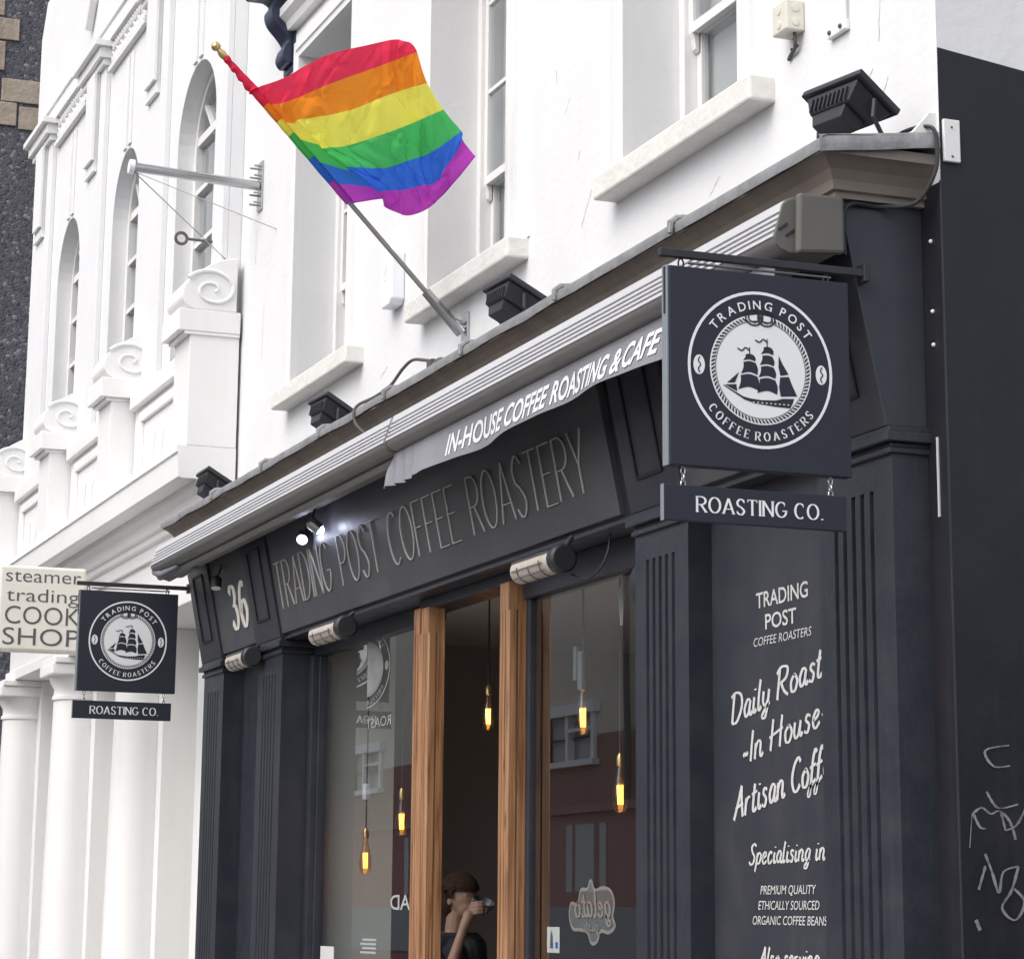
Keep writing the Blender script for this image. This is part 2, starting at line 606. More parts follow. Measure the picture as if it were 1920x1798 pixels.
def thing(name, loc, label, cat, group=None):
    o = bpy.data.objects.new(name, None)
    o.empty_display_size = 0.2
    COL.objects.link(o)
    o.location = loc
    PEND.append((o, Vector(loc)))
    return tag(o, label, cat, group)


PEND = []


def settle():
    """meshes are written in world metres: keep them there while their Empty sits at the thing's base"""
    for o, loc in PEND:
        mi = Matrix.Translation(loc).inverted()
        for c in o.children:
            c.matrix_parent_inverse = mi
    PEND.clear()


def box(name, m, parent, x0, x1, y0, y1, z0, z1, bevel=0.0):
    return MB().box(x0, x1, y0, y1, z0, z1).build(name, m, parent, bevel)


def copy_tree(o, delta, parent=None, extra=None):
    """copy a thing with its parts and sub-parts, moved by delta"""
    c = o.copy()
    COL.objects.link(c)
    if parent is None:
        c.location = o.location + Vector(delta)
    else:
        c.parent = parent
        c.matrix_parent_inverse = o.matrix_parent_inverse.copy()
    for ch in o.children:
        copy_tree(ch, delta, c)
    return c


def smooth3(pts, n=6):
    P = [Vector(p) for p in pts]
    out = []
    for i in range(len(P) - 1):
        a, b, c, d = P[max(i - 1, 0)], P[i], P[i + 1], P[min(i + 2, len(P) - 1)]
        for k in range(n):
            t = k / n
            out.append(0.5 * ((2 * b) + (c - a) * t + (2 * a - 5 * b + 4 * c - d) * t * t + (3 * b - a - 3 * c + d) * t ** 3))
    return out + [P[-1]]


# ------------------------------------------------------------------ lettering
def catmull(pts, closed=False, n=8):
    P = [Vector((p[0], p[1], 0)) for p in pts]
    out = []
    m = len(P)
    rng = range(m if closed else m - 1)
    for i in rng:
        if closed:
            a, b, c, d = P[(i - 1) % m], P[i], P[(i + 1) % m], P[(i + 2) % m]
        else:
            a, b, c, d = P[max(i - 1, 0)], P[i], P[i + 1], P[min(i + 2, m - 1)]
        for k in range(n):
            t = k / n
            q = 0.5 * ((2 * b) + (c - a) * t + (2 * a - 5 * b + 4 * c - d) * t * t + (3 * b - a - 3 * c + d) * t ** 3)
            out.append((q.x, q.y))
    if not closed:
        out.append((P[-1].x, P[-1].y))
    return out


def ell(cx, cy, rx, ry, a0=0, a1=360, n=18):
    return [(cx + rx * cos(radians(a0 + (a1 - a0) * i / n)), cy + ry * sin(radians(a0 + (a1 - a0) * i / n))) for i in range(n + 1)]


# capital skeletons: width, strokes (x 0..1 of the width, y 0..1 of the cap height)
CAPS = {
    'T': (0.6, [[(0, 1), (1, 1)], [(.5, 1), (.5, 0)]]),
    'R': (0.58, [[(0, 0), (0, 1)], [(0, 1), (.45, 1)] + ell(.45, .74, .5, .26, 90, -90, 10) + [(0, .48)], [(.42, .48), (1, 0)]]),
    'A': (0.66, [[(0, 0), (.5, 1)], [(.5, 1), (1, 0)], [(.18, .3), (.82, .3)]]),
    'D': (0.62, [[(0, 0), (0, 1)], [(0, 1), (.3, 1)] + ell(.3, .5, .7, .5, 90, -90, 14) + [(0, 0)]]),
    'I': (0.0, [[(0, 0), (0, 1)]]),
    'N': (0.62, [[(0, 0), (0, 1)], [(0, 1), (1, 0)], [(1, 0), (1, 1)]]),
    'G': (0.66, [ell(.52, .5, .52, .5, 48, 335, 20) + [(1, .42), (.62, .42)]]),
    'P': (0.52, [[(0, 0), (0, 1)], [(0, 1), (.45, 1)] + ell(.45, .72, .55, .28, 90, -90, 10) + [(0, .44)]]),
    'O': (0.7, [ell(.5, .5, .5, .5, 0, 360, 28)]),
    'S': (0.5, [catmull([(.95, .86), (.72, .98), (.4, 1.0), (.08, .8), (.2, .58), (.6, .46), (.95, .24), (.72, .02), (.35, 0), (.02, .14)])]),
    'C': (0.62, [ell(.52, .5, .52, .5, 52, 308, 20)]),
    'F': (0.48, [[(0, 0), (0, 1)], [(0, 1), (1, 1)], [(0, .52), (.8, .52)]]),
    'E': (0.5, [[(0, 0), (0, 1)], [(0, 1), (1, 1)], [(0, .52), (.8, .52)], [(0, 0), (1, 0)]]),
    'Y': (0.6, [[(0, 1), (.5, .45)], [(1, 1), (.5, .45)], [(.5, .45), (.5, 0)]]),
    '.': (0.1, [[(.5, .0), (.5, .08)]]),
    '3': (0.5, [catmull([(.05, .84), (.3, 1.0), (.75, .95), (.85, .74), (.6, .56), (.35, .54)]), catmull([(.35, .54), (.75, .5), (.95, .27), (.7, .02), (.3, 0), (.0, .16)])]),
    '6': (0.52, [catmull([(.9, .93), (.6, 1.0), (.2, .75), (.04, .35), (.25, .03), (.6, 0), (.95, .3), (.7, .56), (.35, .52), (.08, .3)])]),
}
# a casual brush script (x in cap heights)
SCR = {
    'D': (.62, [[(.12, 1), (.06, .5), (.02, .02)], [(-.05, .93), (.2, 1.02), (.5, .85), (.55, .45), (.3, .03), (.02, .02)]]),
    'R': (.62, [[(.14, 1), (.08, .5), (.02, 0)], [(-.04, .86), (.2, 1.02), (.52, .9), (.45, .6), (.12, .5)], [(.2, .5), (.36, .2), (.58, 0)]]),
    'I': (.2, [[(.14, 1), (.08, .5), (.04, 0)]]),
    'H': (.66, [[(.14, 1), (.08, .5), (.02, 0)], [(.58, 1), (.52, .5), (.48, 0)], [(-.06, .45), (.3, .52), (.64, .58)]]),
    'A': (.62, [[(0, 0), (.26, .55), (.44, 1)], [(.44, 1), (.46, .5), (.54, 0)], [(.1, .34), (.3, .38), (.56, .42)]]),
    'C': (.5, [[(.5, .85), (.36, 1), (.14, .8), (.03, .4), (.14, .05), (.32, 0), (.48, .16)]]),
    'S': (.48, [[(.48, .88), (.32, 1), (.13, .86), (.2, .6), (.38, .36), (.3, .06), (.1, 0), (-.02, .14)]]),
    'a': (.42, [[(.34, .5), (.18, .56), (.03, .3), (.1, .03), (.26, .12), (.35, .5)], [(.35, .5), (.3, .15), (.38, 0), (.46, .1)]]),
    'i': (.2, [[(.08, .52), (.04, .15), (.1, 0), (.2, .1)], [(.12, .74), (.115, .79)]]),
    'l': (.2, [[(.14, 1), (.06, .5), (.04, .1), (.1, 0), (.2, .1)]]),
    'y': (.42, [[(.06, .54), (.03, .22), (.14, .06), (.3, .2), (.36, .52)], [(.36, .52), (.28, 0), (.16, -.34), (.0, -.3), (.08, -.14), (.4, .08)]]),
    'o': (.4, [[(.2, .54), (.04, .34), (.08, .04), (.26, .02), (.36, .3), (.22, .54), (.2, .5)]]),
    's': (.34, [[(.3, .48), (.16, .56), (.08, .42), (.24, .22), (.16, .0), (.0, .08)]]),
    't': (.28, [[(.16, .86), (.08, .4), (.06, .08), (.14, 0), (.26, .1)], [(-.02, .56), (.14, .58), (.3, .6)]]),
    'n': (.44, [[(.04, .52), (.02, .25), (0, 0)], [(.02, .3), (.16, .54), (.3, .46), (.28, .14), (.34, 0), (.44, .1)]]),
    'u': (.44, [[(.06, .52), (.02, .2), (.1, 0), (.24, .1), (.34, .5)], [(.34, .5), (.3, .14), (.36, 0), (.44, .1)]]),
    'e': (.38, [[(.04, .26), (.22, .34), (.3, .46), (.2, .56), (.06, .4), (.04, .14), (.16, 0), (.36, .14)]]),
    'r': (.34, [[(.06, .52), (.03, .25), (.0, 0)], [(.03, .3), (.14, .5), (.3, .52)]]),
    'f': (.3, [[(.36, .9), (.26, 1.0), (.14, .7), (.06, .1), (-.02, -.3), (-.1, -.3), (-.02, -.1), (.3, .1)], [(-.02, .5), (.14, .53), (.3, .56)]]),
    'd': (.44, [[(.34, .5), (.18, .56), (.03, .3), (.1, .03), (.26, .12), (.35, .5)], [(.42, 1), (.32, .3), (.32, .05), (.44, .1)]]),
    'p': (.42, [[(.08, .54), (.02, 0), (-.06, -.36)], [(.05, .3), (.2, .54), (.36, .4), (.28, .08), (.12, .02), (.03, .12)]]),
    'c': (.36, [[(.32, .46), (.2, .56), (.05, .34), (.08, .05), (.2, 0), (.36, .14)]]),
    'g': (.42, [[(.34, .5), (.18, .56), (.03, .3), (.1, .03), (.26, .12), (.35, .5)], [(.36, .52), (.28, 0), (.16, -.34), (.0, -.3), (.08, -.14), (.4, .08)]]),
    'v': (.38, [[(.04, .52), (.06, .2), (.12, .0), (.26, .2), (.34, .52)]]),
    '-': (.24, [[(.02, .3), (.1, .35), (.2, .4)]]),
    '~': (.3, [[(.0, .28), (.08, .36), (.16, .28), (.24, .36)]]),
}


def ribbon(pts, wf):
    """flat ribbon polygon strip round a polyline; wf(direction) -> width"""
    n = len(pts)
    L, R = [], []
    for i in range(n):
        a, b = pts[max(i - 1, 0)], pts[min(i + 1, n - 1)]
        dx, dy = b[0] - a[0], b[1] - a[1]
        l = math.hypot(dx, dy) or 1e-6
        dx, dy = dx / l, dy / l
        w = wf(dx, dy) / 2
        L.append((pts[i][0] - dy * w, pts[i][1] + dx * w))
        R.append((pts[i][0] + dy * w, pts[i][1] - dx * w))
    return L + R, [(i, i + 1, n + i + 1, n + i) for i in range(n - 1)]


class Flat:
    """2-D shapes laid on a plane: pos(u,v) gives the 3-D point"""

    def __init__(self):
        self.v, self.f, self.lay = [], [], []

    def add(self, vs, fs, bump=1):
        n = len(self.v)
        k = (self.lay[-1] + bump) if self.lay else 0
        self.v += vs
        self.lay += [k] * len(vs)
        self.f += [tuple(i + n for i in f) for f in fs]

    def poly(self, pts):
        self.add(list(pts), [tuple(range(len(pts)))], 0)

    def strokes(self, sts, ox, oy, sx, sy, wf, shear=0, rot=0):
        c, s = cos(rot), sin(rot)
        for st in sts:
            q = []
            for x, y in st:
                X, Y = x * sx + y * sy * shear, y * sy
                q.append((ox + X * c - Y * s, oy + X * s + Y * c))
            self.add(*ribbon(q, wf))

    def build(self, name, pos, nrm, m, parent, depth=0.0):
        me = bpy.data.meshes.new(name)
        nv = Vector(nrm)
        P = [Vector(pos(u, v)) + nv * (0.0003 * (self.lay[i] % 5)) for i, (u, v) in enumerate(self.v)]
        if depth:
            n = len(P)
            d = Vector(nrm) * depth
            vs = [tuple(p) for p in P] + [tuple(Vector(p) + d) for p in P]
            fs = [tuple(reversed(f)) for f in self.f]
            top = [tuple(i + n for i in f) for f in self.f]
            ec = {}
            for f in self.f:
                for i in range(len(f)):
                    e = (f[i], f[(i + 1) % len(f)])
                    k = tuple(sorted(e))
                    ec.setdefault(k, []).append(e)
            side = [(e[0][0], e[0][1], e[0][1] + n, e[0][0] + n) for e in ec.values() if len(e) == 1]
            me.from_pydata(vs, [], fs + top + side)
        else:
            me.from_pydata([tuple(p) for p in P], [], self.f)
        me.validate()
        bm = bmesh.new()
        bm.from_mesh(me)
        bmesh.ops.recalc_face_normals(bm, faces=bm.faces)
        bm.to_mesh(me)
        bm.free()
        return link(name, me, m, parent)


def cap_text(F, text, x0, x1, y0, h, wf, gap=0.16, cond=1.0, space=0.35, serif=0.0, shear=0, only=None):
    """lay capitals from the skeleton font between x0 and x1"""
    adv = []
    for ch in text:
        adv.append(space if ch == ' ' else CAPS[ch][0] * cond + gap)
    tot = sum(adv) - gap
    k = (x1 - x0) / tot
    x = x0
    for ch, a in zip(text, adv):
        if ch != ' ':
            w, st = CAPS[ch]
            F.strokes(st, x, y0, max(w * cond, 1e-3) * k, h, wf, shear)
            if serif:
                cap_serifs(F, ch, x, y0, w * cond * k, h, serif)
        x += a * k


SERIF_AT = {'T': [(.5, 0, 1), (0, .93, 2), (1, .93, 2)], 'R': [(0, 0, 1), (0, 1, 1), (1, 0, 1)], 'A': [(0, 0, 1), (1, 0, 1)],
            'I': [(0, 0, 1), (0, 1, 1)], 'N': [(0, 0, 1), (0, 1, 1), (1, 1, 1)], 'F': [(0, 0, 1), (0, 1, 1), (1, .93, 2)],
            'E': [(0, 0, 1), (0, 1, 1), (1, .93, 2), (1, .07, 2)], 'C': [(.86, .84, 2)], 'G': [(.86, .84, 2), (1, .42, 1)],
            'S': [(.95, .86, 2), (.02, .15, 2)]}


def cap_serifs(F, ch, x, y, w, h, s):
    for px, py, k in SERIF_AT.get(ch, []):
        cx, cy = x + px * w, y + py * h
        if k == 1:
            F.add(*ribbon([(cx - s, cy), (cx + s, cy)], lambda a, b: s * 0.45))
        else:
            F.add(*ribbon([(cx, cy - s * 0.8), (cx, cy + s * 0.6)], lambda a, b: s * 0.5))


def script_text(F, text, x0, x1, y0, h, w, shear=0.22, rise=0.0, space=0.3):
    adv = [space if ch == ' ' else SCR[ch][0] + 0.06 for ch in text]
    k = (x1 - x0) / sum(adv)
    x = x0
    rot = math.atan(rise)
    for ch, a in zip(text, adv):
        if ch != ' ':
            st = [catmull(s, n=5) for s in SCR[ch][1]]
            F.strokes(st, x, y0 + (x - x0) * rise, k, h, lambda dx, dy: w * (0.55 + 0.75 * abs(dy)), shear, rot)
        x += a * k


FONTC = {}


def font_mesh(text, offset=0.0, shear=0.0, spacing=1.0):
    """built-in font laid out by Blender at size 1: vertices and faces in 2-D"""
    key = (text, offset, shear, spacing)
    if key not in FONTC:
        cu = bpy.data.curves.new('txt', 'FONT')
        cu.body = text
        cu.offset = offset
        cu.shear = shear
        cu.space_character = spacing
        cu.resolution_u = 4
        ob = bpy.data.objects.new('txt', cu)
        COL.objects.link(ob)
        me = bpy.data.meshes.new_from_object(ob)
        vs = [(v.co.x, v.co.y) for v in me.vertices]
        fs = [tuple(p.vertices) for p in me.polygons]
        bpy.data.objects.remove(ob)
        bpy.data.curves.remove(cu)
        bpy.data.meshes.remove(me)
        xs = [v[0] for v in vs]
        ys = [v[1] for v in vs]
        FONTC[key] = (vs, fs, min(xs), max(xs), min(ys), max(ys))
    return FONTC[key]


def font_text(F, text, x0, x1, y0, h, offset=0.0, shear=0.0, spacing=1.0, flip=False, caph=None):
    vs, fs, a, b, c, d = font_mesh(text, offset, shear, spacing)
    hh = caph or 0.729
    out = []
    for x, y in vs:
        t = (x - a) / (b - a)
        if flip:
            t = 1 - t
        out.append((x0 + t * (x1 - x0), y0 + y * h / hh))
    F.add(out, fs)


# =================================================================== SETTING
tag(MB().box(-400, 400, -400, 400, -0.4, -0.13).build('ground', ROAD), None, None, kind='structure')
tag(MB().box(-90, 40, -9.6, -2.6, -0.126, -0.12).build('road', ROAD), None, None, kind='structure')
pv = tag(MB().box(-90, 40, -2.45, -0.16, -0.126, 0.0).build('pavement', PAVE), None, None, kind='structure')
tag(MB().box(-90, 40, -12, -9.75, -0.126, 0.0).build('pavement', PAVE), None, None, kind='structure')
kb = tag(MB().box(-90, 40, -2.6, -2.45, -0.126, -0.003).build('kerb', KERB), None, None, kind='structure')
tag(MB().box(-90, 40, -9.75, -9.6, -0.126, -0.003).build('kerb', KERB), None, None, kind='structure')
for xx in range(-14, 9):
    box('line_marking', TRIM, None, xx * 4.0, xx * 4.0 + 2, -6.15, -6.05, -0.1195, -0.116).name = 'lane_marking'
for o in list(COL.objects):
    if o.name.startswith('lane_marking'):
        tag(o, None, None, kind='structure')


def wall_sheet(mb, x0, x1, z0, z1, y, ops, depth):
    """front face of a wall with rectangular openings and their reveals"""
    xs = sorted({x0, x1, *[o[0] for o in ops], *[o[1] for o in ops]})
    zs = sorted({z0, z1, *[o[2] for o in ops], *[o[3] for o in ops]})
    for i in range(len(xs) - 1):
        for j in range(len(zs) - 1):
            cx, cz = (xs[i] + xs[i + 1]) / 2, (zs[j] + zs[j + 1]) / 2
            if any(o[0] < cx < o[1] and o[2] < cz < o[3] for o in ops):
                continue
            mb.add([(xs[i], y, zs[j]), (xs[i + 1], y, zs[j]), (xs[i + 1], y, zs[j + 1]), (xs[i], y, zs[j + 1])], [(0, 1, 2, 3)])
    for a, b, c, d in ops:
        q = y + depth
        mb.add([(a, y, c), (a, q, c), (a, q, d), (a, y, d)], [(0, 1, 2, 3)])
        mb.add([(b, y, c), (b, q, c), (b, q, d), (b, y, d)], [(3, 2, 1, 0)])
        mb.add([(a, y, d), (a, q, d), (b, q, d), (b, y, d)], [(0, 1, 2, 3)])
        mb.add([(a, y, c), (a, q, c), (b, q, c), (b, y, c)], [(3, 2, 1, 0)])
    return mb


# =================================================================== SHOP BUILDING (white upper floor)
WIN = [(-8.395, -7.175), (-5.595, -4.355), (-2.79, -1.565)]
SILLX = [(-8.60, -6.92), (-5.79, -4.13), (-2.99, -1.31)]
WZ0, WZ1 = 5.0, 7.32
bld = thing('shop_building', (-5, 0, 0), 'white rendered building with tall sash windows above the charcoal shopfront', 'building')
wb = MB()
wall_sheet(wb, -9.97, -0.004, 3.4, 9.2, 0.0, [(a, b, WZ0, WZ1) for a, b in WIN], 0.42)
wb.build('wall', WHITE, bld)
MB().add([(-0.0045, 0, 3.4), (-0.0045, 9, 3.4), (-0.0045, 9, 9.2), (-0.0045, 0, 9.2)], [(0, 1, 2, 3)]).build('side_wall', WHITE, bld)
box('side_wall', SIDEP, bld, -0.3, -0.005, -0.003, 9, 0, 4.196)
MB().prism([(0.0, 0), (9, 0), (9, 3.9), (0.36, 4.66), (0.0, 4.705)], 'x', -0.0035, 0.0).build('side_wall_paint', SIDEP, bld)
MB().prism([(0, 9.2), (9, 9.2), (9, 9.4), (0, 9.4)], 'x', -9.97, 0.05).build('parapet_coping', SILL, bld)
box('back_wall', WHITE, bld, -9.97, -0.3, 8.7, 9, 0, 9.2)
# bright edge line where the dark paint meets the front
box('edge_strip', SHOPF, bld, -0.006, 0.0015, -0.006, -0.0005, 0, 4.2)

for wi, ((a, b), (sa, sb)) in enumerate(zip(WIN, SILLX)):
    box('sill', SILL, bld, sa, sb, -0.12, 0.25, 4.885, WZ0, 0.012)
    w = MB()
    # moulded architrave: a flat inner band, a thin bead, an outer splay
    prof = [(0.0, -0.05), (0.045, -0.05), (0.05, -0.062), (0.065, -0.062), (0.07, -0.05), (0.125, -0.05), (0.13, -0.03), (0.26, 0.0)]
    for side in (-1, 1):
        e = a if side < 0 else b
        for (d0, y0), (d1, y1) in zip(prof[:-1], prof[1:]):
            x0, x1 = e + side * d0, e + side * d1
            w.add([(x0, y0, WZ0), (x1, y1, WZ0), (x1, y1, WZ1 + d1), (x0, y0, WZ1 + d0)], [(0, 1, 2, 3)])
    for (d0, y0), (d1, y1) in zip(prof[:-1], prof[1:]):
        w.add([(a - d0, y0, WZ1 + d0), (b + d0, y0, WZ1 + d0), (b + d1, y1, WZ1 + d1), (a - d1, y1, WZ1 + d1)], [(0, 1, 2, 3)])
    # return of the inner edge into the opening
    w.add([(a, -0.05, WZ0), (a, 0, WZ0), (a, 0, WZ1), (a, -0.05, WZ1)], [(0, 1, 2, 3)])
    w.add([(b, -0.05, WZ0), (b, 0, WZ0), (b, 0, WZ1), (b, -0.05, WZ1)], [(0, 1, 2, 3)])
    w.add([(a, -0.05, WZ1), (a, 0, WZ1), (b, 0, WZ1), (b, -0.05, WZ1)], [(0, 1, 2, 3)])
    w.build('architrave', TRIM, bld)
    # hood over the head
    MB().prism([(0, WZ1 + 0.27), (-0.06, WZ1 + 0.27), (-0.075, WZ1 + 0.32), (-0.12, WZ1 + 0.36), (-0.12, WZ1 + 0.42), (0, WZ1 + 0.46)], 'x', a - 0.3, b + 0.3).build('hood', TRIM, bld)
    win = MB()
    # outer sash box
    for x0, x1 in ((a, a + 0.06), (b - 0.06, b)):
        win.box(x0, x1, 0.24, 0.40, WZ0, WZ1)
    win.box(a + 0.06, b - 0.06, 0.24, 0.40, WZ1 - 0.05, WZ1)
    wo_ = win.build('window', TRIM, bld, 0.004)
    mz = 5.67
    for nm, y0, z0, z1, rails in (('upper_sash', 0.262, mz, WZ1 - 0.05, (6.22, 6.76)), ('lower_sash', 0.305, WZ0 + 0.01, mz + 0.05, ())):
        s = MB()
        x0, x1 = a + 0.062, b - 0.062
        s.box(x0, x0 + 0.05, y0, y0 + 0.038, z0, z1)
        s.box(x1 - 0.05, x1, y0, y0 + 0.038, z0, z1)
        s.box(x0 + 0.05, x1 - 0.05, y0, y0 + 0.038, z1 - 0.05, z1)
        hb = 0.05 if nm == 'upper_sash' else 0.085
        s.box(x0 + 0.05, x1 - 0.05, y0, y0 + 0.038, z0, z0 + hb)
        for rz in rails:
            s.box(x0 + 0.05, x1 - 0.05, y0 + 0.004, y0 + 0.034, rz - 0.013, rz + 0.013)
        xm = (a + b) / 2
        s.box(xm - 0.012, xm + 0.012, y0 + 0.006, y0 + 0.032, z0 + hb, z1 - 0.05)
        s.build('sash', TRIM, wo_, 0.003)
        zz = [z0 + hb, *rails, z1 - 0.05]
        for za, zb in zip(zz[:-1], zz[1:]):
            for xa, xb in ((x0 + 0.05, xm - 0.012), (xm + 0.012, x1 - 0.05)):
                yy = y0 + 0.019
                MB().add([(xa, yy, za), (xb, yy, za), (xb, yy, zb), (xa, yy, zb)], [(0, 1, 2, 3)]).build('pane', SASHGL, wo_)
        # little horns under the upper sash
        if nm == 'upper_sash':
            for xa in (x0, x1 - 0.05):
                MB().prism([(y0, mz), (y0 + 0.036, mz), (y0 + 0.036, mz - 0.09), (y0 + 0.02, mz - 0.075), (y0 + 0.012, mz - 0.03)], 'x', xa, xa + 0.045).build('sash_horn', TRIM, wo_)
    # dim room and a half-drawn blind behind the glass
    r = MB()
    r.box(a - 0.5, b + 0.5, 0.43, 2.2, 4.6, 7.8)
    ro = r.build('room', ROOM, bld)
    MB().box(a + 0.08, a + 0.42, 0.37, 0.375, WZ0, WZ1 - 0.06).build('curtain', CURT, bld)

# crack and fixing scars are in the paint; small bolts and a white strip on the dark return
for z in (3.99, 3.73, 3.607):
    MB().ball((-0.076, -0.006, z), 0.008, 10, 6).build('bolt', SWHITE, bld, smooth=True)
MB().box(-0.076, -0.066, -0.008, 0, 2.985, 3.27).build('paint_scrape', CHALK, bld)
# hairline cracks and scars in the white render
for cx, cz, ln, an in ((-0.42, 4.95, 0.16, 1.45), (-0.50, 5.12, 0.07, 1.3), (-0.55, 4.72, 0.18, 0.6), (-0.40, 4.66, 0.10, 0.9), (-3.6, 5.55, 0.10, 0.7), (-3.75, 5.75, 0.07, 1.5),
                       (-3.45, 5.25, 0.05, 1.4), (-6.5, 4.75, 0.14, 0.3), (-6.0, 4.62, 0.12, 0.2), (-9.3, 5.6, 0.4, 1.5), (-9.55, 6.25, 0.25, 1.45), (-9.25, 7.2, 0.12, 1.5), (-3.35, 4.95, 0.2, 0.9), (-0.62, 5.2, 0.06, 1.2), (-1.9, 4.68, 0.12, 0.5)):
    q = []
    for i in range(9):
        t = i / 8 - 0.5
        q.append((cx + cos(an) * ln * t + random.uniform(-.006, .006), cz + sin(an) * ln * t + random.uniform(-.006, .006)))
    F_ = ribbon(q, lambda a, b: random.uniform(0.002, 0.006))
    MB().add([(u, -0.0012, v) for u, v in F_[0]], F_[1]).build('crack', CRACK, bld)
# scroll bracket high on the left
br = thing('scroll_bracket', (-8.9, 0, 7.3), 'dark blue scrolled bracket high on the wall left of the first window', 'bracket')
sp = [(-0.02, 7.36), (-0.06, 7.36), (-0.09, 7.41), (-0.075, 7.48), (-0.05, 7.52), (-0.09, 7.58), (-0.16, 7.66), (-0.18, 7.74), (-0.15, 7.80), (-0.19, 7.83), (-0.24, 7.85), (-0.24, 7.90), (-0.02, 7.90)]
MB().prism(catmull(sp[:-3], n=4) + sp[-3:], 'x', -8.86, -8.66).build('scroll', DKBLUE, br, 0.006)
MB().prism([(-0.001, 7.32), (-0.02, 7.32), (-0.02, 7.899), (-0.001, 7.899)], 'x', -8.88, -8.64).build('back_plate', DKBLUE, br)
MB().prism([(-0.001, 7.901), (-0.26, 7.901), (-0.32, 7.97), (-0.32, 8.15), (-0.001, 8.15)], 'x', -9.05, -8.3).build('shelf', DKBLUE, br, 0.01)

# =================================================================== SHOPFRONT
sf = thing('shopfront', (-5, -0.15, 0), 'charcoal painted timber shopfront with fluted pilasters, lettered fascia and number 36', 'shopfront')
PIL = [(-10.04, -9.50), (-8.60, -8.03), (-2.43, -1.88), (-0.711, -0.145)]
PY = -0.148
PTOP = 3.215
for a, b in PIL:
    w = b - a
    gr = [(0.21, 0.268), (0.33, 0.388), (0.45, 0.508), (0.57, 0.628), (0.695, 0.753)]
    poly = [(a, 0.14), (a, PY)]
    for g0, g1 in gr:
        x0, x1 = a + g0 * w, a + g1 * w
        xm = (x0 + x1) / 2
        poly += [(x0, PY), (x0 + 0.003, PY + 0.014), (xm, PY + 0.02), (x1 - 0.003, PY + 0.014), (x1, PY)]
    poly += [(b, PY), (b, 0.14)]
    p = MB().prism(poly, 'z', 0.35, 3.10).box(a, b, PY, 0.14, 3.10, PTOP)
    pl = p.build('pilaster', SHOP, sf)
    MB().box(a - 0.02, b + 0.02, PY - 0.03, 0.14, 0, 0.35).build('plinth', SHOP, pl, 0.006)
    # cap mouldings
    c = MB()
    c.box(a - 0.012, b + 0.012, PY - 0.016, 0.14, PTOP, PTOP + 0.022)
    c.box(a - 0.004, b + 0.004, PY - 0.006, 0.14, PTOP + 0.022, PTOP + 0.04)
    c.box(a - 0.03, b + 0.03, PY - 0.036, 0.14, PTOP + 0.04, PTOP + 0.075)
    c.box(a - 0.015, b + 0.015, PY - 0.02, 0.14, PTOP + 0.075, 3.312)
    c.build('capital', SHOP, pl, 0.004)
    # canted console block above
    c0, c1 = (-0.17, 3.312), (-0.338, 4.128)
    co = MB().prism([(0.0, c0[1]), c0, c1, (0.0, c1[1])], 'x', a, b).build('console', SHOPF, sf, 0.005)
    # bead frame on the console face
    cy = lambda z: c0[0] + (z - c0[1]) / (c1[1] - c0[1]) * (c1[0] - c0[0])
    f = MB()
    za, zb, xa, xb, t = 3.44, 3.90, a + 0.14, b - 0.14, 0.014
    for X0, X1, Z0, Z1 in ((xa, xa + t, za, zb), (xb - t, xb, za, zb), (xa + t, xb - t, za, za + t), (xa + t, xb - t, zb - t, zb)):
        f.add([(x, cy(z) - d, z) for d in (0.0, 0.009) for z in (Z0, Z1) for x in (X0, X1)],
              [(0, 1, 3, 2), (4, 6, 7, 5), (0, 4, 5, 1), (2, 3, 7, 6), (0, 2, 6, 4), (1, 5, 7, 3)])
    f.build('panel_bead', SIDEP, co)

FT = 0.203   # cant of the fascia


def fy(z):
    return -0.158 - (z - 3.335) * FT


for a, b, nm in ((-9.49, -8.612, 'fascia_board'), (-8.02, -2.575, 'fascia_board'), (-1.87, -0.722, 'fascia_board')):
    MB().prism([(fy(3.335), 3.335), (fy(3.98), 3.98), (fy(3.98) + 0.04, 3.98), (fy(3.335) + 0.04, 3.335)], 'x', a, b).build(nm, FASC, sf, 0.003)
MB().prism([(fy(3.30) + 0.02, 3.318), (fy(3.98) + 0.045, 3.98), (-0.02, 3.98), (-0.02, 3.318)], 'x', -9.49, -0.715).build('fascia_backing', SHOP, sf)
# raised fascia lettering, one word at a time
for word, x0, x1 in (('TRADING', -8.0 + 0.05, -6.80), ('POST', -6.60, -5.87), ('COFFEE', -5.67, -4.55), ('ROASTERY', -4.36, -2.83)):
    F = Flat()
    cap_text(F, word, x0, x1, 3.478, 0.285, lambda dx, dy: 0.0044 + 0.0052 * abs(dy), gap=0.17)
    F.build('fascia_lettering', lambda u, v: (u, fy(v) - 0.0015, v), (0, -0.98, -0.2), THINL, sf, 0.007)
F = Flat()
cap_text(F, '36', -9.09, -8.70, 3.468, 0.275, lambda dx, dy: 0.013 + 0.045 * abs(dy), gap=0.24)
F.build('door_number', lambda u, v: (u, fy(v) - 0.0015, v), (0, -0.98, -0.2), CREAMV, sf, 0.006)

# soffit and window head
box('soffit', SHOP, sf, -9.49, -0.72, -0.14, 0.12, 3.30, 3.317)
box('window_head', SHOP, sf, -8.03, -5.72, 0.06, 0.14, 3.20, 3.298, 0.004)
box('window_head', SHOP, sf, -4.243, -2.43, 0.03, 0.14, 3.15, 3.298, 0.004)
box('door_head', SHOP, sf, -5.72, -4.245, -0.02, 0.14, 3.24, 3.298, 0.004)
# left recess between the two left pilasters
box('recess_panel', SHOP, sf, -9.50, -8.60, 0.0, 0.06, 0, 3.298)
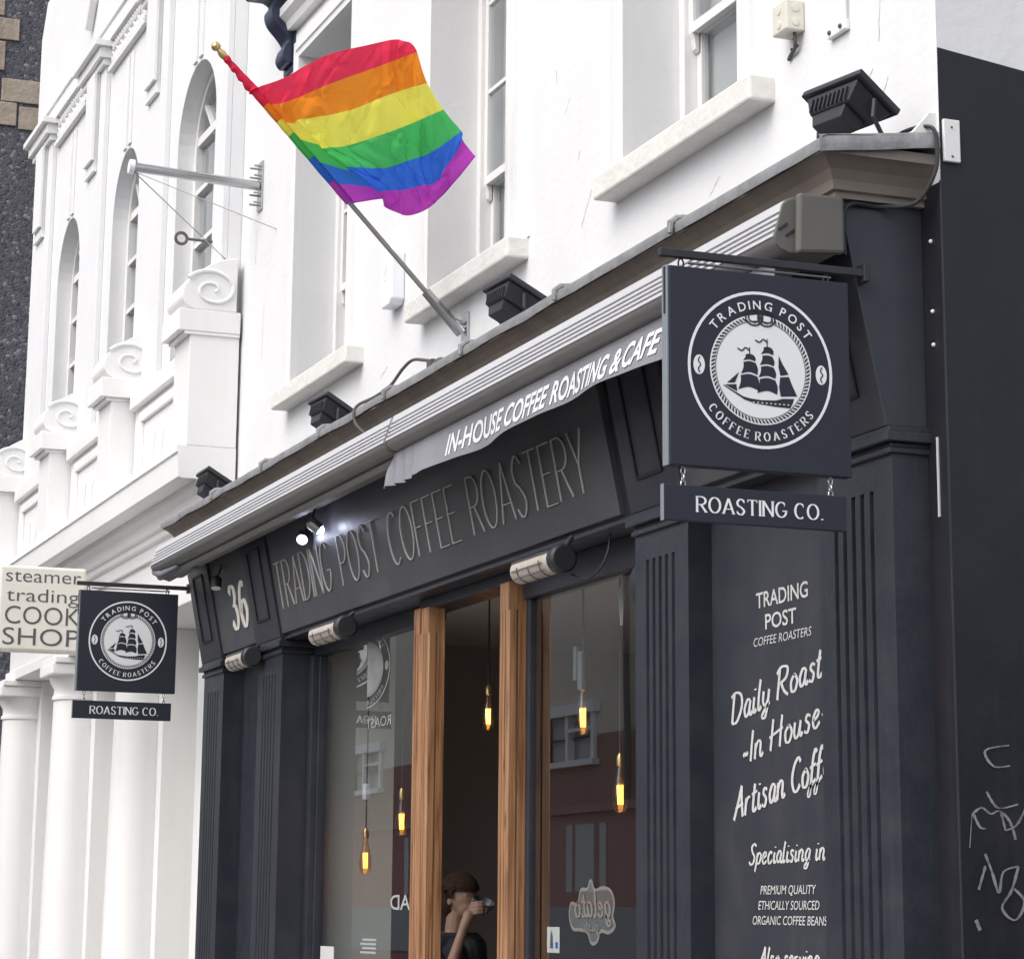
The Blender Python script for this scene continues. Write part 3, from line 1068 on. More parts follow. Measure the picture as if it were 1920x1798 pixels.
# lettered panel between the right pilasters
TPY = -0.04
tp = box('lettered_panel', SHOPF, sf, -1.88, -0.711, TPY, 0.1, 0, 3.298)
pos = lambda u, v: (u, TPY - 0.002, v)
nr = (0, -1, 0)
F = Flat()
font_text(F, 'TRADING', -1.465, -1.015, 2.806, 0.064, 0.012)
font_text(F, 'POST', -1.385, -1.115, 2.716, 0.062, 0.012)
font_text(F, 'COFFEE ROASTERS', -1.49, -0.99, 2.655, 0.036, -0.002, shear=0.15)
F.build('panel_lettering', pos, nr, CHALK, tp)
for fn, args in ((script_text, ('Daily Roasted', -1.70, -0.74, 2.36, 0.115, 0.015, 0.25, 0.17)),
                 (script_text, ('~In House-', -1.60, -0.87, 2.195, 0.115, 0.014, 0.25, 0.17)),
                 (script_text, ('Artisan Coffee', -1.69, -0.78, 1.98, 0.12, 0.015, 0.25, 0.17)),
                 (script_text, ('Specialising in', -1.555, -0.905, 1.805, 0.078, 0.011, 0.2, 0.015)),
                 (font_text, ('PREMIUM QUALITY', -1.46, -0.99, 1.69, 0.035, 0.002, 0.2)),
                 (font_text, ('ETHICALLY SOURCED', -1.48, -0.965, 1.632, 0.035, 0.002, 0.2)),
                 (font_text, ('ORGANIC COFFEE BEANS', -1.53, -0.905, 1.575, 0.035, 0.002, 0.2)),
                 (script_text, ('Also serving', -1.48, -0.97, 1.415, 0.075, 0.011, 0.2, 0.015))):
    F = Flat()
    fn(F, *args)
    F.build('panel_script', pos, nr, CHALK, tp)

# cornice: mitred moulding with returns
XL, XR, YF = -10.12, -0.02, -0.468
prof = [(0.10, 4.128), (0.10, 4.15), (0.085, 4.155), (0.08, 4.19), (0.06, 4.225), (0.03, 4.25), (0.012, 4.26), (0.0, 4.262), (0.0, 4.285), (0.0, 4.30)]
cm = MB()
ring = lambda d, z: [(XL + d * 0.6, 0.0, z), (XL + d * 0.6, YF + d, z), (XR - d, YF + d, z), (XR - d, 0.0, z)]
for (d0, z0), (d1, z1) in zip(prof[:-1], prof[1:]):
    A, B = ring(d0, z0), ring(d1, z1)
    for k in range(3):
        cm.add([A[k], A[k + 1], B[k + 1], B[k]], [(0, 1, 2, 3)])
cm.add(ring(0.10, 4.128), [(3, 2, 1, 0)])
T = ring(0.0, 4.30)
cm.add([T[0], T[1], T[2], T[3]], [(0, 1, 2, 3)])
cm.build('cornice', TAUPE, sf)
# lead sheet dressed over the cornice: bays between rolls, uneven drip edge
ROLLS = [-8.66, -7.43, -6.19, -4.98, -3.77, -2.53, -1.28]
edges = [XL - 0.012] + ROLLS + [XR + 0.012]
for i in range(len(edges) - 1):
    a, b = edges[i], edges[i + 1]
    m_ = MB()
    nx = max(6, int((b - a) / 0.06))
    rows = []
    for (y, z, amp) in ((0.0, 4.385, 0), (-0.02, 4.372, 0.002), (-0.25, 4.345, 0.008), (-0.455, 4.322, 0.007), (-0.478, 4.312, 0.005), (-0.484, 4.295, 0.007), (-0.48, 4.266, 0.012)):
        row = []
        for k in range(nx + 1):
            x = a + (b - a) * k / nx
            q = noise.noise((x * 2.2, y * 4, 3.1))
            q2 = noise.noise((x * 9, y * 9, 7.7))
            row.append((x, y + (q2 * amp if y < -0.4 else 0), z + q * amp + q2 * amp * 0.5))
        rows.append(row)
    vs = [p for r_ in rows for p in r_]
    fs = [(j * (nx + 1) + k, j * (nx + 1) + k + 1, (j + 1) * (nx + 1) + k + 1, (j + 1) * (nx + 1) + k) for j in range(len(rows) - 1) for k in range(nx)]
    m_.add(vs, fs).build('lead_flashing', LEAD, sf, smooth=True)
m_ = MB()
ny = 10
rows = []
for dz, dx in ((0.012, -0.006), (0.0, 0.0), (-0.03, 0.006), (-0.052, 0.004)):
    row = []
    for k in range(ny + 1):
        y = -0.484 + 0.484 * k / ny
        zt = 4.31 + (y + 0.484) / 0.484 * 0.062
        row.append((XR + 0.012 + dx + noise.noise((y * 7, dz * 9, 2)) * 0.008, y, zt + dz + noise.noise((y * 5, 1, 2)) * (0.012 if dz < -0.04 else 0.003)))
    rows.append(row)
m_.add([p for r_ in rows for p in r_], [(j * (ny + 1) + k, j * (ny + 1) + k + 1, (j + 1) * (ny + 1) + k + 1, (j + 1) * (ny + 1) + k) for j in range(3) for k in range(ny)])
m_.build('lead_flashing', LEAD, sf, smooth=True)
for x in ROLLS:
    MB().tube([(x, 0, 4.385), (x, -0.25, 4.358), (x, -0.465, 4.330), (x, -0.49, 4.312), (x, -0.493, 4.268)], [0.016, 0.016, 0.017, 0.017, 0.012], 8).build('lead_roll', LEAD, sf, smooth=True)

# left window frame, panes, posts and right window
box('window_jamb', SHOP, sf, -8.03, -7.955, 0.03, 0.14, 0.5, 3.2, 0.004)
box('window_bead', SHOP, sf, -7.955, -7.93, 0.07, 0.12, 0.5, 3.2, 0.004)
box('stall_riser', SHOP, sf, -8.03, -5.72, -0.02, 0.16, 0, 0.5, 0.004)
MB().add([(-7.95, 0.10, 0.5), (-5.70, 0.10, 0.5), (-5.70, 0.10, 3.2), (-7.95, 0.10, 3.2)], [(0, 1, 2, 3)]).build('window_pane', SHOPGL, sf)
box('window_jamb', SHOP, sf, -4.243, -4.205, 0.046, 0.12, 0.0, 3.24, 0.004)
box('window_bead', SHOP, sf, -4.205, -4.19, 0.045, 0.10, 0.5, 3.15, 0.003)
box('stall_riser', SHOP, sf, -4.20, -2.43, 0.02, 0.16, 0, 0.5, 0.004)
MB().add([(-4.20, 0.065, 0.5), (-2.43, 0.065, 0.5), (-2.43, 0.065, 3.15), (-4.20, 0.065, 3.15)], [(0, 1, 2, 3)]).build('window_pane', SHOPGL, sf)


def post(x0, x1, y0, y1, z1):
    """pine post with stopped grooves and a chamfered foot to its head"""
    w = x1 - x0
    g = [(0.28, 0.36), (0.62, 0.70)]
    poly = [(x0, y1), (x0, y0)]
    for a_, b_ in g:
        poly += [(x0 + a_ * w, y0), (x0 + a_ * w, y0 + 0.014), (x0 + b_ * w, y0 + 0.014), (x0 + b_ * w, y0)]
    poly += [(x1 - 0.008, y0), (x1, y0 + 0.008)]
    for a_, b_ in ((0.45, 0.56),):
        d = y1 - y0
        poly += [(x1, y0 + a_ * d), (x1 - 0.012, y0 + a_ * d), (x1 - 0.012, y0 + b_ * d), (x1, y0 + b_ * d)]
    poly += [(x1, y1)]
    return MB().prism(poly, 'z', 0, z1 - 0.14).box(x0, x1 - 0.002, y0 + 0.0, y1, z1 - 0.14, z1)


post(-5.705, -5.60, -0.055, 0.04, 3.245).build('door_post', WOOD, sf)
post(-5.592, -5.475, -0.05, 0.045, 3.24).build('door_post', WOOD, sf)
post(-4.365, -4.243, -0.05, 0.045, 3.236).build('door_post', WOOD, sf)

# =================================================================== CAFE INTERIOR
room = thing('cafe_interior', (-5, 4, 0), 'dim brown cafe room with a pale grey side wall behind the shop windows', 'room')
box('side_pier', INWALL, room, -9.4, -8.035, 0.145, 0.61, 0, 3.6)
box('back_wall', INDARK, room, -9.9, -0.35, 6.0, 6.1, 0, 3.6)
box('left_wall', INDARK, room, -9.9, -9.8, 0.2, 6.0, 0, 3.6)
box('right_wall', INDARK, room, -0.45, -0.35, 0.2, 6.0, 0, 3.6)
box('ceiling', INCEIL, room, -9.8, -0.45, 0.145, 6.0, 3.5, 3.6)
box('floor', INFLOOR, room, -9.8, -0.45, 0.145, 6.0, -0.1, 0.02)
box('partition', INDARK, room, -2.43, -0.72, 0.141, 0.2, 0, 3.5)
box('counter', COUNTER, room, -4.05, -2.5, 0.30, 0.75, 0, 1.40, 0.01)

# =================================================================== AWNINGS
def awning(x0, x1, label, cap_right):
    t = thing('awning_cassette', ((x0 + x1) / 2, -0.5, 3.92), label, 'awning', 'awning cassettes under the cornice')
    hood = [(-0.345, 4.122), (-0.53, 4.118), (-0.556, 4.105), (-0.560, 4.096), (-0.352, 4.10)]
    MB().prism(hood, 'x', x0, x1).build('hood', ALUD, t)
    # ribbed front: one wide band and four fluted ones
    p0, p1 = Vector((-0.560, 4.096)), Vector((-0.604, 3.962))
    d = p1 - p0
    nrm = Vector((d.y, -d.x)).normalized()
    if nrm.x > 0:
        nrm = -nrm
    pts = []
    bands = [(0, .28), (.37, .46), (.55, .63), (.72, .80), (.89, 1.0)]
    for k, (s0, s1) in enumerate(bands):
        a = p0 + d * s0
        b = p0 + d * s1
        pts += [a - nrm * 0.012, a + nrm * 0.007, b + nrm * 0.007, b - nrm * 0.012]
    poly = [(q.x, q.y) for q in pts] + [(-0.57, 3.962), (-0.53, 4.09)]
    MB().prism(poly, 'x', x0, x1).build('ribbed_front', ALU, t)
    low = [(-0.606, 3.960), (-0.602, 3.942), (-0.588, 3.927), (-0.55, 3.914), (-0.508, 3.912), (-0.352, 3.925), (-0.352, 4.09), (-0.526, 4.085), (-0.567, 3.960)]
    MB().prism(low, 'x', x0 + 0.001, x1 - 0.001).build('lower_shell', ALUD, t, smooth=True)
    # seam bolts
    if cap_right:
        MB().prism([(-0.61, 3.96), (-0.603, 3.935), (-0.586, 3.918), (-0.55, 3.907), (-0.50, 3.905), (-0.50, 4.11), (-0.545, 4.108), (-0.575, 4.085)], 'x', x1, x1 + 0.012).build('end_cap', ENDCAP, t, 0.004)
        MB().prism([(-0.535, 3.90), (-0.345, 3.915), (-0.345, 4.126), (-0.527, 4.124)], 'x', x1 + 0.012, x1 + 0.05).build('end_box', ENDCAP, t, 0.012)
        e = MB()
        for k in range(2):
            e.obox((x1 + 0.013, -0.575 + k * 0.028, 4.0 - k * 0.02), (1, 0, 0), (0, 1, 0.75), (0, -0.75, 1), 0.003, 0.022, 0.004)
        e.build('embossed_mark', BLACK, t)
    return t


aw_l = awning(-9.86, -4.612, 'long ribbed aluminium awning cassette at the left end, fabric rolled in', False)
aw_r = awning(-4.57, -0.142, 'ribbed aluminium awning cassette at the corner, with lettered valance hanging', True)
MB().prism([(-0.61, 3.958), (-0.60, 3.928), (-0.55, 3.908), (-0.35, 3.915), (-0.35, 4.118), (-0.55, 4.112)], 'x', -4.609, -4.574).build('joint_collar', ENDCAP, aw_l)
# bottom bar and bunched fabric of the closed left awning
MB().tube([(-9.86, -0.50, 3.893), (-4.62, -0.50, 3.893)], 0.024, 10).build('front_bar', ALUD, aw_l, smooth=True)
b_ = MB()
for k in range(5):
    yy = -0.56 + k * 0.035
    b_.tube([(-9.92 + random.uniform(-.03, .03), yy, 3.93 - 0.03 * (k % 2)), (-9.7, yy, 3.895), (-9.3, yy + 0.01, 3.90)], [0.03, 0.022, 0.012], 8)
b_.build('bunched_fabric', CANVAS, aw_l, smooth=True)


def vdisp(x, z):
    """valance cloth: hangs from the bar, swings and ripples more towards its hem"""
    t = max(0.0, (3.905 - z) / 0.165)
    r = sin(x * 5.1) * 0.010 + sin(x * 11.3 + 1) * 0.006 + sin(x * 2.1 + 2) * 0.012
    e = math.exp(-((x + 4.55) / 0.28) ** 2)
    return -0.55 - t * 0.012 + t * r + e * t * (0.02 * sin(x * 42) + 0.01)


def vhem(x):
    return 3.742 + 0.008 * sin(x * 2.3 + 0.4) + 0.006 * sin(x * 6.1)


m_ = MB()
nx, nz = 220, 10
vs = []
for j in range(nz + 1):
    for i in range(nx + 1):
        x = -4.66 + (4.66 - 0.24) * i / nx
        t = j / nz
        x -= t * 0.10 * math.exp(-((x + 4.66) / 0.3) ** 2) - 0.06 * (1 - t) * math.exp(-((x + 4.66) / 0.3) ** 2)
        z = 3.908 + (vhem(x) - 3.908) * t
        vs.append((x, vdisp(x, z), z))
m_.add(vs, [(j * (nx + 1) + i, j * (nx + 1) + i + 1, (j + 1) * (nx + 1) + i + 1, (j + 1) * (nx + 1) + i) for j in range(nz) for i in range(nx)])
val = m_.build('valance', CANVAS, aw_r, smooth=True)
F = Flat()
for w_, x0, x1 in (('IN-HOUSE', -3.79, -2.985), ('COFFEE', -2.97, -2.42), ('ROASTING', -2.405, -1.735), ('&', -1.715, -1.60), ('CAFE', -1.585, -1.205)):
    font_text(F, w_, x0, x1, 3.768, 0.098, 0.024, shear=0.42)
F.build('valance_lettering', lambda u, v: (u, vdisp(u, v) - 0.003, v), (0, -1, 0), SWHITE, val)

# =================================================================== HANGING SIGNS
def emblem_parts(F_w, F_n, F_w2, uc, vc, s, mirror=False, F_r=None, F_k=None, F_b=None):
    """white and navy flat shapes of the round ship emblem, radius 1 = s"""
    sg = -1 if mirror else 1
    F_r, F_k, F_b = F_r or F_n, F_k or F_n, F_b or F_n

    def tr(p):
        return (uc + sg * p[0] * s, vc + p[1] * s)

    def P(F, pts):
        F.poly([tr(p) for p in pts])

    def annulus(F, r0, r1, n=64):
        for k in range(n):
            a, b = 2 * pi * k / n, 2 * pi * (k + 1) / n
            P(F, [(r0 * cos(a), r0 * sin(a)), (r1 * cos(a), r1 * sin(a)), (r1 * cos(b), r1 * sin(b)), (r0 * cos(b), r0 * sin(b))])
    annulus(F_w, 0.962, 1.0)
    annulus(F_w, 0.0001, 0.70)
    # rope: slanted navy strands on the white rim
    n = 84
    for k in range(n):
        a = 2 * pi * k / n
        if 1.32 < a < 1.82:
            continue
        w = 2 * pi / n
        P(F_r, [(0.632 * cos(a), 0.632 * sin(a)), (0.632 * cos(a + .5 * w), 0.632 * sin(a + .5 * w)),
                (0.682 * cos(a + 1.15 * w), 0.682 * sin(a + 1.15 * w)), (0.682 * cos(a + .6 * w), 0.682 * sin(a + .6 * w))])
    annulus(F_r, 0.618, 0.626)
    # knot: two interlocked loops
    for cx in (-0.085, 0.085):
        for rr, ry in ((0.115, 0.10), (0.075, 0.06)):
            pts = [(cx + rr * cos(t) * 1.05, 0.66 + ry * sin(t)) for t in [2 * pi * i / 24 for i in range(25)]]
            for i in range(24):
                q0, q1 = pts[i], pts[i + 1]
                F_k.add([tr(v) for v in ribbon([q0, q1], lambda a, b: 0.02)[0]], [(0, 1, 3, 2)])
                if i % 2 == 0 and rr > 0.1:
                    c0 = Vector(q0) - Vector((cx, 0.66))
                    c0 = c0 * 0.82
                    F_k.add([tr(v) for v in ribbon([q0, (cx + c0.x, 0.66 + c0.y)], lambda a, b: 0.012)[0]], [(0, 1, 3, 2)])
    # coffee beans
    for bx in (-0.845, 0.845):
        P(F_w, [(bx + 0.078 * cos(t), 0.125 * sin(t)) for t in [2 * pi * i / 24 for i in range(24)]])
        v, f = ribbon(catmull([(bx + .01, .1), (bx - .012, .05), (bx + .018, 0), (bx - .012, -.05), (bx + .008, -.1)]), lambda a, b: 0.016)
        F_b.add([tr(q) for q in v], f)
    # ship: sails, flags, jibs, hull
    def sail(x0, x1, y0, y1, belly=0.05, lean=0.02):
        a = catmull([(x0, y1), (x0 - .0, (y0 + y1) / 2 + .01), (x0 - .035, y0)], n=4)
        b = catmull([(x0 - .035, y0), ((x0 + x1) / 2, y0 + belly), (x1 + .02, y0 - .0)], n=4)
        c = catmull([(x1 + .02, y0), (x1 + .03, (y0 + y1) / 2), (x1, y1)], n=4)
        d = catmull([(x1, y1), ((x0 + x1) / 2, y1 + belly * .6), (x0, y1)], n=4)
        P(F_n, a[:-1] + b[:-1] + c[:-1] + d[:-1])
    sail(-.21, -.10, .10, .18, .02)
    sail(-.24, -.07, -.07, .08, .03)
    sail(-.28, -.05, -.27, -.09, .04)
    sail(.04, .15, .20, .29, .02)
    sail(.02, .16, .06, .18, .02)
    sail(.00, .18, -.10, .04, .03)
    sail(-.02, .20, -.30, -.12, .04)
    P(F_n, [(.25, .20), (.30, .10), (.385, -.03), (.27, -.055), (.245, .05)])
    P(F_n, [(.265, -.075), (.39, -.06), (.43, -.16), (.50, -.30), (.27, -.32), (.25, -.2)])
    P(F_n, [(-.30, -.05), (-.47, -.20), (-.36, -.19)])
    P(F_n, [(-.34, -.21), (-.50, -.225), (-.33, -.30)])
    P(F_n, [(-.52, -.225), (-.515, -.24), (-.22, -.40), (-.24, -.36)])
    hull = [(-.26, -.355), (-.15, -.375), (.0, -.385), (.2, -.375), (.30, -.345), (.455, -.335), (.44, -.385), (.40, -.46), (.2, -.455), (-.1, -.43), (-.225, -.395)]
    P(F_n, hull)
    for k in range(9):
        x = -.12 + k * .06
        P(F_w2, [(x, -.425), (x + .025, -.427), (x + .025, -.415), (x, -.413)])
    for fx, fyy in ((-.16, .235), (.085, .36)):
        v, f = ribbon(catmull([(fx, fyy), (fx - .05, fyy + .03), (fx - .1, fyy - .01), (fx - .16, fyy + .015)]), lambda a, b: 0.018)
        F_n.add([tr(q) for q in v], f)
        v, f = ribbon([(fx + .005, fyy + .04), (fx + .005, fyy - .06)], lambda a, b: 0.014)
        F_n.add([tr(q) for q in v], f)
    # circular lettering
    def arc_font(text, rbase, h, a_mid, spread, bottom=False):
        adv = []
        for ch in text:
            if ch == ' ':
                adv.append(0.34)
            else:
                g = font_mesh(ch, 0.012)
                adv.append((g[3] - g[2]) + 0.13)
        tot = sum(adv)
        k = spread / tot
        acc = 0
        for ch, ad in zip(text, adv):
            if ch != ' ':
                vs_, fs_, x0, x1, y0, y1 = font_mesh(ch, 0.012)
                mid = acc + (ad - 0.13) / 2
                for_v = []
                sc = h / 0.729
                if not bottom:
                    ang = a_mid + spread / 2 - (acc + (x1 - x0) / 2) * k
                    for x, y in vs_:
                        lx, ly = (x - (x0 + x1) / 2) * sc, y * sc
                        r = rbase + ly
                        for_v.append((r * cos(ang) + lx * sin(ang), r * sin(ang) - lx * cos(ang)))
                F_w.add([tr(q) for q in for_v], fs_)
            acc += ad
    arc_font('TRADING POST', 0.77, 0.118, radians(88), radians(113))

    def arc_serif(text, rbase, h, a_mid, spread):
        adv = [0.3 if ch == ' ' else CAPS[ch][0] + 0.3 for ch in text]
        tot = sum(adv) - 0.3
        k = spread / tot
        acc = 0
        for ch, ad in zip(text, adv):
            if ch != ' ':
                w, st = CAPS[ch]
                ang = a_mid - spread / 2 + (acc + w / 2) * k
                G = Flat()
                G.strokes(st, -w * h * 0.5, 0, max(w, 1e-3) * h, h, lambda dx, dy: h * (0.07 + 0.13 * abs(dy)))
                cap_serifs(G, ch, -w * h * 0.5, 0, w * h, h, h * 0.13)
                q = []
                for lx, ly in G.v:
                    r = rbase - ly
                    # letters stand on the outer circle, heads to the centre
                    q.append((r * cos(ang) - lx * sin(ang), r * sin(ang) + lx * cos(ang)))
                F_w.add([tr(p_) for p_ in q], G.f)
            acc += ad
    arc_serif('COFFEE ROASTERS', 0.90, 0.105, radians(-90), radians(108))


def hanging_sign(xf, label, blabel, swing=0.0, blab=None):
    """square board facing +X at xf, hung from an iron bar fixed to the console"""
    yc, z0, z1, y0, y1 = -0.695, 3.103, 3.803, -1.045, -0.345
    brk = thing('sign_bracket', (xf - 0.025, -0.25, 3.85), blabel, 'bracket', 'iron sign brackets')
    b = MB()
    b.box(xf - 0.04, xf - 0.014, -1.068, -0.25, 3.838, 3.866)
    b.build('bar', BLACK, brk, 0.003)
    MB().box(xf - 0.065, xf - 0.008, -0.275, -0.251, 3.82, 3.885).build('wall_plate', BLACK, brk, 0.003)
    MB().tube([(xf - 0.027, -0.96, 3.823), (xf - 0.027, -0.40, 3.823)], 0.005, 8).build('hanging_rod', STEEL, brk, smooth=True)
    sg = thing('hanging_sign', (xf - 0.025, -0.695, 3.1), label, 'sign', 'square hanging signs of the coffee roasters')
    panel = MB().box(xf - 0.046, xf, y0 + 0.004, y1, z0, z1).build('panel', NAVY, sg, 0.003)
    e = MB().box(xf - 0.044, xf - 0.004, y0 - 0.006, y0 + 0.003, z0 - 0.002, z1 + 0.002)
    e.build('edge_trim', SGREY, sg, 0.002)
    MB().box(xf - 0.022, xf - 0.012, y0 - 0.010, y0 - 0.006, z1 - 0.17, z1 - 0.005).build('edge_strap', BLACK, sg)
    Fw, Fn, F2 = Flat(), Flat(), Flat()
    Fr, Fk, Fb = Flat(), Flat(), Flat()
    emblem_parts(Fw, Fn, F2, yc, 3.459, 0.279, False, Fr, Fk, Fb)
    for q, nm in ((Fr, 'emblem_rope'), (Fk, 'emblem_knot'), (Fb, 'emblem_bean_crease')):
        q.build(nm, lambda u, v: (xf + 0.0024, u, v), (1, 0, 0), NAVY, panel)['kind'] = 'stuff'
    Fw.build('emblem', lambda u, v: (xf + 0.0012, u, v), (1, 0, 0), SWHITE, panel)
    Fn.build('emblem_ship', lambda u, v: (xf + 0.0024, u, v), (1, 0, 0), NAVY, panel)['kind'] = 'stuff'
    F2.build('emblem_portholes', lambda u, v: (xf + 0.0036, u, v), (1, 0, 0), SWHITE, panel)['kind'] = 'stuff'
    nb = MB().box(xf - 0.03, xf - 0.006, y0 - 0.018, y1 - 0.022, 2.913, 3.036).build('name_board', NAVY, sg, 0.002)
    MB().box(xf - 0.031, xf - 0.005, y0 - 0.020, y0 - 0.0182, 2.912, 3.037).build('board_edge', SGREY, nb)
    F = Flat()
    cap_text(F, 'ROASTING CO.', y0 + 0.105, y1 - 0.115, 2.947, 0.052, lambda dx, dy: 0.0032 + 0.0055 * abs(dy), gap=0.22, space=0.4, serif=0.006)
    F.build('board_lettering', lambda u, v: (xf - 0.0045, u, v), (1, 0, 0), SWHITE, nb)
    for yy in (y0 + 0.06, y1 - 0.075):
        h = MB()
        for k, zz in enumerate((3.088, 3.062, 3.040)):
            ring_ = [(xf - 0.02 + (0.008 * cos(t) if k % 2 else 0), yy + (0.008 * cos(t) if not k % 2 else 0), zz + 0.016 * sin(t)) for t in [2 * pi * i / 12 for i in range(13)]]
            h.tube(ring_, 0.0028, 6)
        h.build('chain', STEEL, sg, smooth=True)
        r = MB()
        ring_ = [(xf - 0.027, yy + 0.010 * cos(t), 3.818 + 0.018 * sin(t)) for t in [2 * pi * i / 12 for i in range(13)]]
        r.tube(ring_, 0.0035, 6)
        r.build('hook', BLACK, sg, smooth=True)
    return brk, sg


hanging_sign(-0.08, 'large navy square sign with ship emblem at the corner, board below', 'black iron bar holding the large navy sign at the corner')
hanging_sign(-10.09, 'smaller-looking navy square sign with ship emblem in front of the cream sign', 'black iron bar holding the far navy sign')

# =================================================================== FLOODLIGHTS on the cornice
def floodlight(xc, zc_, yaw, tilt, label):
    t = thing('floodlight', (xc, -0.25, 4.36), label, 'floodlight', 'black floodlights along the cornice')
    yw, tl = radians(yaw), radians(tilt)
    ux = Vector((cos(yw), sin(yw), 0))
    pf = Vector((-sin(yw), cos(yw), 0))
    s = pf * cos(tl) - Vector((0, 0, sin(tl)))        # short edge, falling towards the wall it lights
    n = pf * sin(tl) + Vector((0, 0, cos(tl)))
    c = Vector((xc, -0.25, zc_))

    def P(a, b, d):
        return c + ux * a + s * b + n * d
    f = MB()
    hx, hy = 0.165, 0.112
    vs = [P(a, b, d) for d in (0.0, 0.03) for a, b in ((-hx, -hy), (hx, -hy), (hx, hy), (-hx, hy))]
    f.add(vs, [(3, 2, 1, 0), (4, 5, 6, 7), (0, 1, 5, 4), (1, 2, 6, 5), (2, 3, 7, 6), (3, 0, 4, 7)])
    f.build('bezel', BLACK, t, 0.006)
    MB().add([P(a, b, 0.031) for a, b in ((-.145, -.09), (.145, -.09), (.145, .09), (-.145, .09))], [(0, 1, 2, 3)]).build('lens', SASHGL, t)
    h = MB()
    vs = [P(a, b, -0.001) for a, b in ((-.145, -.095), (.145, -.095), (.145, .095), (-.145, .095))]
    vs += [P(a, b, -0.075) for a, b in ((-.11, -.068), (.11, -.068), (.11, .068), (-.11, .068))]
    h.add(vs, [(0, 1, 2, 3), (7, 6, 5, 4), (0, 4, 5, 1), (1, 5, 6, 2), (2, 6, 7, 3), (3, 7, 4, 0)])
    h.build('housing', BLACK, t, 0.006)
    g = MB()
    for k in range(9):
        a = -0.095 + k * 0.024
        g.add([P(a - .003, -.086, -.02), P(a + .003, -.086, -.02), P(a + .003, -.072, -.072), P(a - .003, -.072, -.072),
               P(a - .003, -.096, -.024), P(a + .003, -.096, -.024), P(a + .003, -.08, -.078), P(a - .003, -.08, -.078)],
              [(0, 1, 2, 3), (7, 6, 5, 4), (0, 4, 5, 1), (1, 5, 6, 2), (2, 6, 7, 3), (3, 7, 4, 0)])
    g.build('cooling_fins', BLACK, t)
    d = MB()
    vs = [P(a, b, -0.0755) for a, b in ((-.10, -.062), (.09, -.062), (.09, .05), (-.10, .05))]
    vs += [P(a, b, -0.125) for a, b in ((-.085, -.045), (.075, -.045), (.075, .04), (-.085, .04))]
    d.add(vs, [(0, 1, 2, 3), (7, 6, 5, 4), (0, 4, 5, 1), (1, 5, 6, 2), (2, 6, 7, 3), (3, 7, 4, 0)])
    d.build('driver_box', BLACK, t, 0.005)
    k = MB()
    for sx in (-1, 1):
        k.tube([P(sx * 0.155, 0.0, -0.02), P(sx * 0.155, 0.03, -0.08), (xc + sx * 0.14, -0.19, 4.365)], 0.009, 6)
    k.tube([(xc - 0.14, -0.19, 4.364), (xc + 0.14, -0.19, 4.364)], 0.011, 6)
    k.build('yoke', BLACK, t)
    return t


for xc, zc_, yw_, tl_, lb in ((-0.22, 4.515, 12, 34, 'large-looking black floodlight on the lead at the building corner'),
                              (-3.69, 4.565, 3, 27, 'black floodlight on the cornice right of the flagpole foot'),
                              (-6.75, 4.548, 3, 30, 'black floodlight on the cornice under the first window sill'),
                              (-9.55, 4.54, 0, 30, 'black floodlight at the far left end of the cornice')):
    floodlight(xc, zc_, yw_, tl_, lb)

# =================================================================== FLAG AND POLE
fp = thing('flagpole', (-5.06, -0.03, 4.685), 'slim grey flagpole leaning out from the wall, brass ball on top', 'flagpole')
B0, T0 = Vector((-5.06, -0.03, 4.685)), Vector((-5.06, -1.45, 6.138))
dn = (T0 - B0).normalized()
MB().tube([B0 + dn * 0.02, T0 - dn * 0.05], [0.014, 0.0125], 12).build('pole', GALV, fp, smooth=True)
MB().tube([B0, B0 + dn * 0.30], [0.031, 0.027], 14).build('socket', STEEL, fp, smooth=True)
MB().box(-5.11, -5.01, -0.014, -0.0, 4.60, 4.80).build('wall_plate', STEEL, fp, 0.004)
MB().tube([(-5.06, -0.012, 4.74), tuple(B0 + dn * 0.12)], 0.010, 8).build('strut', STEEL, fp)
fin = MB()
fin.ball(tuple(T0), 0.026, 14, 10)
fin.tube([T0 - dn * 0.075, T0 - dn * 0.05, T0 - dn * 0.02], [0.02, 0.022, 0.012], 12)
fin.build('finial', BRASS, fp, smooth=True)

